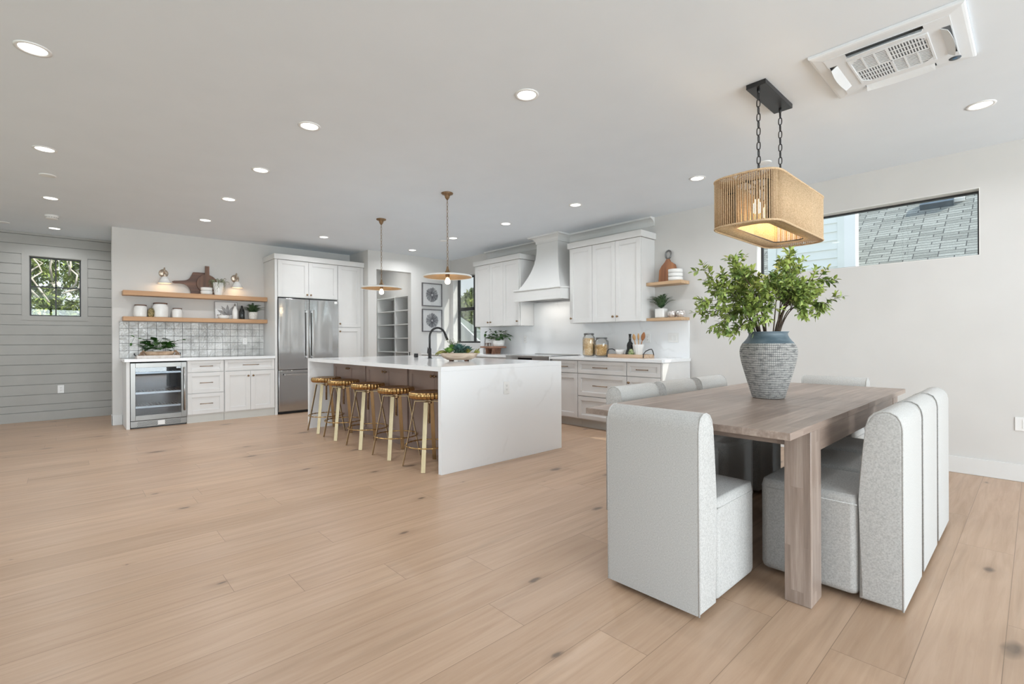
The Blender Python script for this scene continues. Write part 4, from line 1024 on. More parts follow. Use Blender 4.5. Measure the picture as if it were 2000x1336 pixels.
# corner plant group
T = Thing('cake_stand', 'wooden footed stand in the corner under the left upper cabinet', 'stand', (-6.325, 5.38, ZC))
b = nb(); lathe(b, [(0, .10), (.28, .10), (.285, .108), (.285, .122), (.28, .126), (0, .126)], (0, 0, 0), 40, cap=False, sy=.6); T.part('top', b, 'standwood')
b = nb()
for s in (-1, 1): obox(b, (s*.085, 0, .05), (1, 0, s*-.25), (0, 1, 0), (s*.25, 0, 1), .012, .09, .0515)
box(b, -.09, .09, -.03, .03, .072, .0995); T.part('foot', b, 'standwood')
b = nb(); box(b, -.05, .05, -.012, .012, 0, .085, .002); single('block', b, 'paper', 'pale pinkish block leaning under the footed stand', 'block', (-6.50, 5.27, ZC))
T = Thing('potted_pothos', 'leafy pothos in a white pot on the footed stand in the corner', 'plant', (-6.185, 5.38, ZC+.127))
b = nb(); lathe(b, [(0, 0), (.086, 0), (.094, .01), (.112, .098), (.105, .098), (.092, .08), (0, .08)], (0, 0, 0), 30, cap=False); T.part('pot', b, 'ceramic')
b = nb(); pothos(b, (0, 0, .085), 46, .19, .2, .095, [[(-.02, 0, .1), (-.12, 0, .22), (-.22, .02, .27), (-.3, .0, .26), (-.33, 0, .22)], [(.02, 0, .1), (.14, -.02, .2), (.22, -.03, .18), (.28, -.03, .14)], [(.02, 0, .1), (.12, -.04, .24), (.22, -.04, .25)]])
for v in b.verts: v.co.y = min(v.co.y, .2)
T.part('foliage', b, 'darkleaf')
T = Thing('small_frame', 'small grey picture frame leaning behind the footed stand', 'picture', (-6.58, 5.52, ZC+.0))
b = nb()
for a, c, e, f in ((-.165, -.135, .0, .285), (.135, .165, .0, .285), (-.135, .135, .0, .03), (-.135, .135, .255, .285)): box(b, a, c, -.009, .009, e, f)
T.part('frame', b, 'frameplain'); b = nb(); box(b, -.135, .135, -.004, .004, .03, .255); T.part('print', b, 'paper'); T.o.rotation_euler = (-.09, 0, 0)
for k, (x, y) in enumerate(((-6.43, 5.33), (-6.335, 5.30))):
    b = nb(); lathe(b, [(0, 0), (.028, 0), (.036, .012), (.038, .058), (.035, .058), (.032, .014), (0, .006)], (0, 0, 0), 22, cap=False)
    single('glass_cup', b, 'jar', ['clear glass cup at the left edge of the footed stand', 'clear glass cup beside the white pot on the footed stand'][k], 'cup', (x, y, ZC+.127), group='glass cups on the footed stand')

# ================================================================ ISLAND
T = Thing('kitchen_island', 'white quartz waterfall island with taupe cabinets under the overhang', 'kitchen island', (-5.0, 3.11, 0), world=True)
IX0, IX1, IY0, IY1, IZ = -6.55, -3.444, 2.345, 3.885, .9254
b = nb(); S = (-5.52, -4.92, 3.47, 3.83)
for a, c, e, f in ((IX0, S[0], IY0, IY1), (S[1], IX1, IY0, IY1), (S[0], S[1], IY0, S[2]), (S[0], S[1], S[3], IY1)): box(b, a, c, e, f, IZ-.04, IZ)
bmesh.ops.remove_doubles(b, verts=b.verts[:], dist=1e-5); T.part('counter_top', b, 'quartz')
for a, c in ((IX0, IX0+.045), (IX1-.045, IX1)):
    b = nb(); box(b, a, c, IY0, IY1, 0, IZ-.0405, .001); T.part('waterfall_panel', b, 'quartz')
I = Fr('-y', 2.679)
b = nb(); box(b, IX0+.046, IX1-.046, 2.68, IY1-.02, .10, IZ-.041)
b2 = nb(); box(b2, IX0+.046, IX1-.046, 2.72, IY1-.06, 0, .10)
# the sink cut-out stays open: body stops below it
for v in b.verts: v.co.z = min(v.co.z, .66) if v.co.z > .5 else v.co.z
box(b, IX0+.046, IX1-.046, 2.68, 2.70, .66, IZ-.041); box(b, IX0+.046, IX1-.046, IY1-.04, IY1-.02, .66, IZ-.041)
T.part('cabinet_body', b, 'taupe'); T.part('kick_board', b2, 'taupe')
for a, c, s in ((-6.47, -5.99, 'r'), (-5.99, -5.53, 'l'), (-5.50, -5.02, 'r'), (-5.02, -4.54, 'l'), (-4.51, -4.02, 'r'), (-4.02, -3.52, 'l')):
    b = nb(); I.shaker(b, a, c, .105, .872); p = T.part('door', b, 'taupe'); I.knob(T, p, c-.03 if s == 'r' else a+.03, .80)
T2 = Thing('kitchen_sink', 'stainless undermount sink in the island top behind the bowl', 'sink', (-5.22, 3.65, .69), world=True)
b = nb(); box(b, S[0]-.01, S[1]+.01, S[2]-.01, S[3]+.01, .69, .705)
for a, c, e, f in ((S[0]-.012, S[0], S[2]-.01, S[3]+.01), (S[1], S[1]+.012, S[2]-.01, S[3]+.01), (S[0], S[1], S[2]-.012, S[2]), (S[0], S[1], S[3], S[3]+.012)): box(b, a, c, e, f, .705, IZ-.041)
T2.part('basin', b, 'steel')
b = nb(); lathe(b, [(.04, 0), (.04, .004), (.03, .002), (0, .002)], (-5.22, 3.65, .705), 20); T2.part('drain', b, 'steeldark')
outlet('wall_outlet', 'white outlet on the quartz end panel of the island', Fr('+x', IX1), 3.092, .699)
T = Thing('kitchen_faucet', 'matte black gooseneck faucet on the island', 'faucet', (-5.252, 3.405, IZ+.0004))
b = nb(); lathe(b, [(.03, 0), (.03, .006), (.022, .008), (.022, .12), (.017, .128)], (0, 0, 0), 20); T.part('base', b, 'black')
b = nb(); r = .122; pts = [(0, 0, .12), (0, 0, .20), (0, 0, .265)] + arc((0, r, .27), r, 180, 20, 14, 'YZ') 
tube(b, pts, .0135, 14); e = pts[-1]; d = (Vector(pts[-1])-Vector(pts[-2])).normalized(); tube(b, [Vector(e), Vector(e)+d*.085], .0165, 14); T.part('spout', b, 'black')
b = nb(); tube(b, [(-.02, 0, .07), (-.045, 0, .07)], .012, 12); tube(b, [(-.043, 0, .07), (-.052, 0, .075), (-.056, .01, .14)], .005, 8); T.part('handle', b, 'black')
T = Thing('counter_switch', 'small black air switch on the island top left of the faucet', 'switch', (-5.72, 3.49, IZ+.0004))
b = nb(); box(b, -.024, .024, -.02, .02, 0, .052, .004); T.part('housing', b, 'black'); b = nb(); box(b, -.014, .014, -.022, -.019, .02, .045, .001); T.part('button', b, 'blackgloss')
# succulent bowl
T = Thing('wooden_bowl', 'pale carved wood bowl on small feet on the island', 'bowl', (-4.33, 3.19, IZ+.0004), math.radians(42))
b = nb(); lathe(b, [(0, .012), (.13, .012), (.185, .04), (.218, .088), (.205, .09), (.175, .05), (0, .03)], (0, 0, 0), 40, cap=False, sy=.62); T.part('bowl', b, 'bowlwood')
for k in range(4):
    b = nb(); lathe(b, [(.017, 0), (.02, .0165)], (.085*(1 if k % 2 else -1), .045*(1 if k // 2 else -1), 0), 14); T.part('foot', b, 'walnut')
def rosette(bm, c, n, R, w, up, layers=4, droop=-.2):
    for r in range(layers):
        for k in range(n):
            a = 2*PI*(k+.5*r)/n+rnd(-.1, .1); el = up+.32*r
            d = Vector((math.cos(a)*math.cos(el), math.sin(a)*math.cos(el), math.sin(el)))
            leaf(bm, Vector(c)+Vector((0, 0, .006*r)), d, Vector((-math.cos(a)*math.sin(el), -math.sin(a)*math.sin(el), math.cos(el))), R*(1-.16*r), w*(1-.12*r), droop, .25)
G = 'succulents in the carved wood bowl'
def succ(label, m, fn, loc):
    b = nb(); fn(b); single('succulent', b, m, label, 'plant', loc, math.radians(42), group=G)
B0 = Vector((-4.33, 3.19, IZ)); ca, sa = math.cos(math.radians(42)), math.sin(math.radians(42))
def at(u, v, z): return (B0.x+u*ca-v*sa, B0.y+u*sa+v*ca, B0.z+z)
succ('large blue-green succulent rosette in the middle of the carved wood bowl', 'succblue', lambda b: rosette(b, (0, 0, 0), 14, .13, .030, .25, 5), at(.0, .0, .105))
succ('second blue-green rosette at the right back of the bowl', 'succblue', lambda b: rosette(b, (0, 0, 0), 12, .095, .026, .2, 5), at(.085, .035, .10))
succ('bright green broad-leaved succulent at the front left of the bowl', 'succgreen', lambda b: rosette(b, (0, 0, 0), 5, .085, .062, .35, 2, -.35), at(-.10, -.045, .085))
succ('second broad-leaved green succulent behind the bright one', 'succgreen', lambda b: rosette(b, (0, 0, 0), 6, .075, .05, .5, 2, -.35), at(-.085, .05, .12))
def olive(b):
    for k in range(7):
        a = math.radians(180+rnd(-50, 50)); pts = [Vector((0, 0, 0))]
        for i in range(1, 6): pts.append(pts[-1]+Vector((math.cos(a)*.024, math.sin(a)*.024, .014-.006*i+rnd(-.003, .003))))
        tube(b, pts, [.012, .012, .011, .010, .008, .005], 7)
succ('olive finger-like succulent hanging over the left end of the bowl', 'succolive', olive, at(-.145, 0, .095))
def dark(b):
    for k in range(420):
        a = rnd(0, 2*PI); r = math.sqrt(rnd(0, 1)); p = Vector((.075*r*math.cos(a), .05*r*math.sin(a), rnd(0, .045))); leaf(b, p, rvec()+Vector((0, 0, .5)), rvec(), .02, .010)
succ('dark low mound of tiny leaves at the front centre of the bowl', 'succdark', dark, at(.02, -.05, .07))
succ('pale olive rosette at the front right of the bowl', 'succolive', lambda b: rosette(b, (0, 0, 0), 10, .06, .022, .45, 4), at(.105, -.04, .085))
def spiky(b):
    for k in range(26):
        a = rnd(-1.2, 1.2); d = Vector((math.cos(a), math.sin(a), rnd(.0, .8))); tube(b, [(0, 0, 0), d*.03, d*.065], [.006, .006, .003], 6)
succ('yellow-green spiky sprig at the right end of the bowl', 'succolive', spiky, at(.165, 0, .085))
def wisp(b):
    for k in range(16):
        d = Vector((rnd(-.9, .5), rnd(-.5, .5), 1)); p0 = Vector((0, 0, 0)); p1 = d*rnd(.08, .135); tube(b, [p0, p1*.5+Vector((0, 0, .01)), p1], .0012, 4)
        for q in range(16): leaf(b, p1*rnd(.5, 1.05)+rvec()*.012, rvec(), rvec(), .010, .007)
succ('wispy grey-green sprig rising at the back of the bowl', 'airplant', wisp, at(-.06, .06, .11))

# ================================================================ BAR STOOLS
def make_stool(loc):
    T = Thing('bar_stool', 'x', 'bar stool', loc, group='brass bar stools along the island')
    b = nb(); R = .178
    lathe(b, [(0, .674), (.06, .673), (.12, .679), (.145, .686), (.160, .688), (.170, .684), (R, .672), (R*1.01, .658), (R*.985, .640), (.165, .628), (.155, .628), (.16, .645), (.15, .662), (.06, .660), (0, .660)], (0, 0, 0), 192, cap=False,
          rib=lambda r, h, a: (.028*math.sin(a*32) if r > .154 and h < .6855 else 0))
    T.part('seat', b, 'seatbrass')
    b = nb(); tube(b, [(0, 0, .655), (0, 0, .395)], .0115, 12); lathe(b, [(.013, .395), (.013, .405)], (0, 0, 0), 12)
    for z in [.40+.008*k for k in range(30)]: lathe(b, [(.0115, z), (.0135, z+.002), (.0115, z+.004)], (0, 0, 0), 12, cap=False)
    T.part('screw', b, 'bronze')
    b = nb(); lathe(b, [(.024, .575), (.027, .58), (.027, .615), (.022, .62)], (0, 0, 0), 8, smooth=False); lathe(b, [(.07, .646), (.07, .652)], (0, 0, 0), 20); T.part('hub', b, 'bronze')
    for k in range(4):
        a = math.radians(45+90*k); d = Vector((math.cos(a), math.sin(a), 0)); t = Vector((-math.sin(a), math.cos(a), 0))
        top, bot = d*.126+Vector((0, 0, .598)), d*.243+Vector((0, 0, .003))
        b = nb(); ax = (bot-top).normalized(); obox(b, (top+bot)/2, t, ax, t.cross(ax), .0185, (bot-top).length/2, .003)
        tt = d*.0645+Vector((0, 0, .598)); obox(b, tt, t, d, (0, 0, 1), .0185, .0645, .003)
        T.part('leg', b, 'brassleg')
    b = nb(); n = 96; tube(b, [(.212*math.cos(2*PI*k/n), .212*math.sin(2*PI*k/n), .205) for k in range(n)], [.0062+.0016*math.sin(k*PI/2) for k in range(n)], 8, closed=True); T.part('foot_ring', b, 'brass')
    return T.o
sxs = (-6.20, -5.635, -4.995, -4.376, -3.775)
sl = ['brass bar stool at the far left end of the island', 'second brass bar stool from the left end of the island', 'middle brass bar stool of the five at the island',
      'fourth brass bar stool from the left along the island', 'brass bar stool nearest the white island end panel']
st0 = make_stool((sxs[0], 2.452, .0005)); st0['label'] = sl[0]
for x, lab in zip(sxs[1:], sl[1:]): dup(st0, (x, 2.436, .0005), 0, lab)

# ================================================================ DINING
def make_chair(loc, rz, label):
    T = Thing('dining_chair', label, 'dining chair', loc, rz, group='upholstered dining chairs around the table')
    w = .228
    pr = [(0, .022), (0, .775), (.006, .806), (.022, .829), (.046, .842), (.072, .843), (.098, .833), (.116, .811), (.126, .775), (.139, .65), (.150, .52), (.155, .45), (.155, .022)]
    b = nb(); poly(b, [(p[0], p[1]) for p in pr], (-w, w), 'X', .014)
    for f in b.faces: f.smooth = True
    for e in b.edges:
        if len(e.link_faces) == 2 and e.calc_face_angle(0) > .6: e.smooth = False
    bk = T.part('backrest', b, 'fabric')
    for s in (-1, 1):
        b = nb(); tube(b, [(s*(w-.0045), p[0]+(.0035 if p[0] < .02 else 0), p[1]-.002) for p in pr[:-2]], .0038, 6); T.part('piping', b, 'fabric', bk)
    b = nb(); box(b, -w, w, .157, .56, .022, .462, .03, 4, True)
    for v in b.verts:
        if v.co.z > .40:
            u = v.co.x/w; q = (v.co.y-.36)/.2; v.co.z += .014*max(0, 1-u*u)*max(0, 1-q*q*.8)
    ymax = b
    bmesh.ops.subdivide_edges(b, edges=[e for e in b.edges if e.calc_length() > .2 and abs(e.verts[0].co.z-e.verts[1].co.z) < .02], cuts=5, use_grid_fill=True)
    for v in b.verts:
        if v.co.z > .445:
            u = v.co.x/w; q = (v.co.y-.36)/.2; v.co.z = max(v.co.z, .462+.016*max(0, 1-u*u)*max(0, 1-abs(q)**2.5))
    st = T.part('seat', b, 'fabric')
    b = nb()
    tube(b, [(-w-.0005, .16, .425), (-w-.0005, .525, .425), (-w+.02, .5595, .425), (w-.02, .5595, .425), (w+.0005, .525, .425), (w+.0005, .16, .425)], .0025, 6); T.part('piping', b, 'fabric', st)
    for x in (-.13, .13):
        for y in (.12, .44):
            b = nb(); lathe(b, [(.018, 0), (.02, .024)], (x, y, 0), 12); T.part('foot', b, 'black')
    return T.o
ch = make_chair((-1.155, 1.882, .0005), 0, 'upholstered grey chair at the near end of the table with its back turned')
for y, lab in ((2.757, 'upholstered chair on the right of the table, nearest the table leg'), (3.277, 'middle upholstered chair of the three on the right of the table'), (3.797, 'upholstered chair on the right of the table, nearest the window wall')):
    dup(ch, (-.372, y, .0005), PI/2, lab)
for y, lab in ((2.86, 'upholstered chair on the left of the table, just behind the near chair'), (3.415, 'middle upholstered chair of the three on the left of the table'), (3.97, 'upholstered chair on the left of the table, farthest along towards the wall')):
    dup(ch, (-1.942, y, .0005), -PI/2, lab)
dup(ch, (-1.125, 4.70, .0005), PI, 'upholstered chair at the far end of the table against the window wall')
T = Thing('dining_table', 'rectangular weathered wood dining table with thick square legs', 'dining table', (-1.152, 3.275, 0), world=True)
TZ = .785; tx0, tx1, ty0, ty1 = -1.652, -.648, 2.06, 4.49
b = nb(); yy = [ty0, 2.905, 3.345, ty1]
for a, c in zip(yy, yy[1:]): box(b, tx0, tx1, a+.0007, c-.0007, TZ-.03, TZ, .0012, 1)
T.part('table_top', b, 'table')
for a, c in ((tx0+.01, tx0+.035), (tx1-.035, tx1-.008)):
    b = nb(); box(b, a, c, ty0+.41, ty1-.41, .655, TZ-.031, .001); T.part('side_apron', b, 'table')
for e in (ty0+.29, ty1-.315):
    b = nb(); box(b, tx0+.11, tx1-.11, e, e+.025, .68, TZ-.031, .001); T.part('end_apron', b, 'tablex')
for x in (tx0+.004, tx1-.109):
    for y in (ty0+.265, ty1-.41):
        b = nb(); box(b, x, x+.105, y, y+.143, .0005, TZ-.031, .003); T.part('leg', b, 'tableleg')
# vase and branches
VX, VY = -1.135, 3.215
T = Thing('vase', 'large grey woven-textured vase with a blue-grey neck on the dining table', 'vase', (VX, VY, TZ+.0005))
vp = [(0, 0), (.088, 0), (.094, .008), (.10, .03), (.118, .09), (.138, .16), (.154, .22), (.163, .265), (.165, .295), (.160, .322), (.148, .345)]
b = nb(); lathe(b, [(r*.98, z*.985) for r, z in vp], (0, 0, 0), 48, cap=False); T.part('body', b, 'vase')
b = nb(); lathe(b, [(.1455, .339), (.130, .356), (.118, .372), (.110, .388), (.108, .398), (.112, .407), (.118, .412), (.112, .412), (.103, .40), (.103, .385), (.12, .35), (.12, .30)], (0, 0, 0), 48, cap=False); T.part('neck', b, 'vaserim', label='smooth blue-grey neck')
def branch(seed, tip, n_twigs):
    random.seed(seed)
    T = Thing('leafy_branch', 'slender branch of small green leaves standing in the grey woven vase', 'branch', (VX, VY, TZ+.0005), group='leafy branches in the dining table vase')
    tip = Vector(tip); a = math.atan2(tip.y, tip.x); base = Vector((-.05*math.cos(a), -.05*math.sin(a), .05)); neck = Vector((.065*math.cos(a+rnd(-.4, .4)), .065*math.sin(a), .41))
    def bez(p0, p1, p2, n): return [p0*(1-t)**2+p1*2*t*(1-t)+p2*t*t for t in [i/n for i in range(n+1)]]
    ctrl = neck+(neck-base).normalized()*(.18+.25*max(0, tip.z-.45))+Vector((0, 0, .06))
    main = bez(neck, ctrl, tip, 12)
    bs, bl = nb(), nb()
    tube(bs, [base]+main, [.0042]+[.0040*(1-.75*i/12) for i in range(13)], 6)
    def leaves(pts, start, dens):
        for i in range(start, len(pts)):
            d = (pts[i]-pts[i-1]).normalized()
            for k in range(dens):
                p = pts[i-1].lerp(pts[i], rnd(0, 1)); sd = d.cross(rvec()).normalized()
                L = rnd(.028, .044)
                leaf(bl, p, sd+d*.7+Vector((0, 0, .1)), Vector((0, 0, 1))+rvec()*.8, L, L*.44, .25)
        d = (pts[-1]-pts[-2]).normalized(); leaf(bl, pts[-1], d, Vector((0, 0, 1))+rvec()*.5, .034, .015, .2)
    leaves(main, 7, 1)
    for k in range(n_twigs):
        i = random.randint(4, 11); p = main[i]; d = (main[i]-main[i-1]).normalized(); side = d.cross(rvec()).normalized()
        q = p+(d*.8+side*rnd(.5, 1.)).normalized()*rnd(.08, .17)*(1.15-.5*i/12); q.z += rnd(-.02, .03)
        tw = bez(p, (p+q)/2+Vector((0, 0, rnd(0, .025))), q, 5); tube(bs, tw, [.0018*(1-.6*j/5) for j in range(6)], 5); leaves(tw, 2, 3)
        if rnd(0, 1) < .6:
            p = tw[3]; q2 = p+(q-p).cross(rvec()).normalized()*rnd(.04, .08)+(q-p)*.5; tw = bez(p, (p+q2)/2, q2, 3); tube(bs, tw, .001, 4); leaves(tw, 1, 3)
    T.part('stem', bs, 'stem'); T.part('leaves', bl, 'leaf')
# picture-left is roughly (-x,-y), picture-right (+x,+y)
def dirp(lr, fb, z): return (lr*.677-fb*.736, lr*.736+fb*.677, z)
for i, (lr, fb, z, n) in enumerate(((-.40, .05, .76, 15), (-.43, -.06, .60, 13), (-.36, .12, .52, 12), (-.27, -.12, .78, 14), (-.28, -.10, .36, 11), (-.12, .08, .72, 13), (-.02, .16, .80, 12), (.08, -.10, .84, 14),
                                    (.16, .06, .88, 13), (.26, .15, .78, 14), (.33, -.05, .76, 14), (.37, .05, .60, 12), (.30, -.14, .56, 11), (-.17, -.16, .50, 12), (.10, -.17, .62, 12), (-.05, -.18, .66, 13), (-.10, .02, .60, 15), (.02, -.05, .70, 15), (-.36, -.02, .44, 12), (.20, -.08, .66, 13), (-.12, -.15, .50, 12), (.16, -.14, .50, 12), (-.30, .02, .68, 12))):
    branch(100+i, dirp(lr*.97, fb, .41+(z-.41)*.95), round(n*.8))

# ================================================================ CEILING
def downlight(x, y, label, lit=True, r=.062):
    T = Thing('recessed_light', label, 'ceiling light', (x, y, HC), group='recessed ceiling lights' if lit else None)
    b = nb(); lathe(b, [(r+.016, -.0005), (r+.016, -.004), (r, -.006), (r-.004, -.001)], (0, 0, 0), 32, cap=False); T.part('trim_ring', b, 'plastic')
    b = nb(); lathe(b, [(0, -.002), (r-.003, -.002)], (0, 0, 0), 32, cap=False); T.part('diffuser', b, 'lampdisc')
    T.lamp('downlight', 'AREA', (0, 0, -.012), 6.6, (.96, .98, 1), shape='DISK', size=.11, spread=2.7)
for x, y, lab in ((-3.681, -.133, 'recessed light at the upper left of the ceiling, nearest the camera on the left'), (-5.529, -.133, 'second recessed light of the left row, before the unlit disc'),
    (-7.367, -.131, 'third recessed light of the left row, just before the smoke detector'), (-9.285, -.128, 'recessed light beside the shiplap window wall, beyond the smoke detector'),
    (-3.64, 1.323, 'nearest recessed light of the row leading to the bar shelves'), (-4.877, 1.326, 'second recessed light of the row leading to the bar shelves'),
    (-6.112, 1.332, 'third recessed light of the row leading to the bar shelves'), (-7.373, 1.334, 'recessed light nearest the bar shelves and wall lamps'),
    (-2.235, 2.197, 'lone recessed light in the middle of the ceiling near the dining end'), (-7.377, 2.89, 'recessed light in front of the refrigerator cabinets'),
    (-.253, 4.591, 'recessed light at far right near the ceiling air conditioner'), (-2.263, 4.578, 'recessed light just left of the rope chandelier'),
    (-3.671, 4.404, 'recessed light above the right upper cabinets'), (-4.902, 4.406, 'recessed light in front of the range hood'),
    (-6.132, 4.411, 'recessed light in front of the left upper cabinets, behind a pendant chain'), (-7.417, 4.461, 'recessed light near the pantry doorway wall')):
    downlight(x, y, lab)
def disc(x, y, label, r=.055):
    b = nb(); lathe(b, [(0, -.009), (r*.8, -.009), (r, -.006), (r, -.0005)], (0, 0, 0), 32, cap=False); single('ceiling_cover', b, 'plastic', label, 'cover plate', (x, y, HC))
disc(-6.373, -.134, 'small unlit white disc between two lights of the left ceiling row', .062)
disc(-1.651, 4.623, 'unlit round white cover on the ceiling behind the rope chandelier chains')
disc(-9.248, -.612, 'unlit round cover on the ceiling at the far left edge')
disc(-6.391, 4.408, 'unlit round cover on the ceiling beside the pendant chain')
T = Thing('smoke_detector', 'round white smoke detector on the ceiling towards the shiplap wall', 'smoke detector', (-8.373, -.14, HC))
b = nb(); lathe(b, [(.07, -.0005), (.07, -.012), (.062, -.02), (.058, -.04), (.045, -.046), (0, -.046)], (0, 0, 0), 30, cap=False); T.part('housing', b, 'plastic')
b = nb()
for k in range(16): a = 2*PI*k/16; obox(b, (.0605*math.cos(a), .0605*math.sin(a), -.03), (-math.sin(a), math.cos(a), 0), (math.cos(a), math.sin(a), 0), (0, 0, 1), .008, .001, .004)
T.part('vent_slot', b, 'plasticgrey', stuff=True)
# ceiling air conditioner
T = Thing('air_conditioner', 'square white ceiling cassette air conditioner with a centre grille and four louvres', 'air conditioner', (-.547, 3.41, HC))
h = .325
b = nb()
prof_ = [(h, -.001), (h, -.014), (h-.004, -.019), (h-.014, -.022), (.262, -.0265)]
rings = []
for r, z in prof_: rings.append([b.verts.new(q) for q in ((-r, -r, z), (r, -r, z), (r, r, z), (-r, r, z))])
for A, B in zip(rings, rings[1:]):
    for k in range(4): b.faces.new((A[k], A[(k+1) % 4], B[(k+1) % 4], B[k]))
T.part('panel_rim', b, 'plasticcool')
# face plate with four slots and an open centre
b = nb(); z = -.032
def rr(hw, r, n=6):
    out = []
    for cx, cy, a0 in ((hw-r, hw-r, 0), (-hw+r, hw-r, 90), (-hw+r, -hw+r, 180), (hw-r, -hw+r, 270)):
        for i in range(n+1): a = math.radians(a0+90*i/n); out.append((cx+r*math.cos(a), cy+r*math.sin(a)))
    return out
b2 = nb(); g = .165
holes = [(-.165, .165, .232, .262), (-.165, .165, -.262, -.232)]
xs = [-.265, -.262, -.232, -.175, -.165, .165, .175, .232, .262, .265]
def cut(x, y):
    if abs(x) < .172 and abs(y) < .172: return True
    if .222 < abs(y) < .26 and abs(x) < .165: return True
    if .222 < abs(x) < .26 and abs(y) < .165: return True
    return False
cs = sorted({-.265, -.26, -.222, -.172, -.165, .165, .172, .222, .26, .265})
for i in range(len(cs)-1):
    for j in range(len(cs)-1):
        if not cut((cs[i]+cs[i+1])/2, (cs[j]+cs[j+1])/2): box(b, cs[i], cs[i+1], cs[j], cs[j+1], -.0285, -.024)
bmesh.ops.remove_doubles(b, verts=b.verts[:], dist=1e-5); T.part('face_plate', b, 'plasticcool')
b = nb(); box(b, -.262, .262, -.262, .262, -.010, -.002); T.part('inner_cavity', b, 'plasticgrey')
for k in range(4):
    a = k*PI/2; b = nb(); n = 12; A, B = [], []
    for i in range(n+1):
        t = -1+2*i/n; w = .040-.012*t*t
        for lst, s, zz2 in ((A, .222, -.036), (B, .222+w, -.062 if k in (0, 2) else -.056)):
            x, y = .16*t, s; lst.append((x*math.cos(a)-y*math.sin(a), x*math.sin(a)+y*math.cos(a), zz2+.007))
    V = [[b.verts.new((p[0], p[1], p[2]+o)) for p in lst] for lst, o in ((A, 0), (B, 0), (B, .004), (A, .004))]
    for q in range(4):
        for i in range(n): b.faces.new((V[q][i], V[q][i+1], V[(q+1) % 4][i+1], V[(q+1) % 4][i]))
    b.faces.new([V[q][0] for q in range(4)]); b.faces.new([V[q][n] for q in range(4)])
    T.part('louvre', b, 'plasticcool')
b = nb(); box(b, -.171, .171, -.171, .171, -.026, -.020); gp = T.part('grille', b, 'steeldark')
b = nb()
for qx in (-1, 1):
    for qy in (-1, 1):
        along_x = qx*qy > 0
        for k in range(9 if along_x else 13):
            c = (.0085+k*.0184) if along_x else (.006+k*.0128)
            if along_x: box(b, min(0, qx*.165), max(0, qx*.165), qy*c-.0052, qy*c+.0052, -.0305, -.028)
            else: box(b, qx*c-.0029, qx*c+.0029, min(0, qy*.165), max(0, qy*.165), -.031, -.0275)
        for k in (.055, .11):
            if along_x: box(b, qx*k-.004, qx*k+.004, min(0, qy*.165), max(0, qy*.165), -.0314, -.027)
            else: box(b, min(0, qx*.165), max(0, qx*.165), qy*k-.004, qy*k+.004, -.0314, -.027)
box(b, -.004, .004, -.165, .165, -.0316, -.027); box(b, -.165, .165, -.004, .004, -.0316, -.027)
for a_, c_, e_, f_ in ((-.175, .175, .163, .175), (-.175, .175, -.175, -.163), (-.175, -.163, -.163, .163), (.163, .175, -.163, .163)): box(b, a_, c_, e_, f_, -.0335, -.024, .002)
for sx_ in (-1, 1):
    for sy_ in (-1, 1):
        poly(b, [(sx_*.164, sy_*.164), (sx_*.118, sy_*.164), (sx_*.135, sy_*.150), (sx_*.150, sy_*.135), (sx_*.164, sy_*.118)], (-.033, -.024), 'Z')
T.part('slats', b, 'plasticcool', gp)
b = nb(); lathe(b, [(0, -.0295), (.026, -.0295), (.027, -.027)], (.243, .238, 0), 26, cap=False); bd = T.part('badge', b, 'darkvent', label='small round dark badge with a blue mark')
b = nb(); poly(b, [(.232, .232), (.246, .226), (.254, .236), (.248, .250), (.236, .248)], (-.0305, -.0294), 'Z'); T.part('badge_mark', b, 'badge', bd)
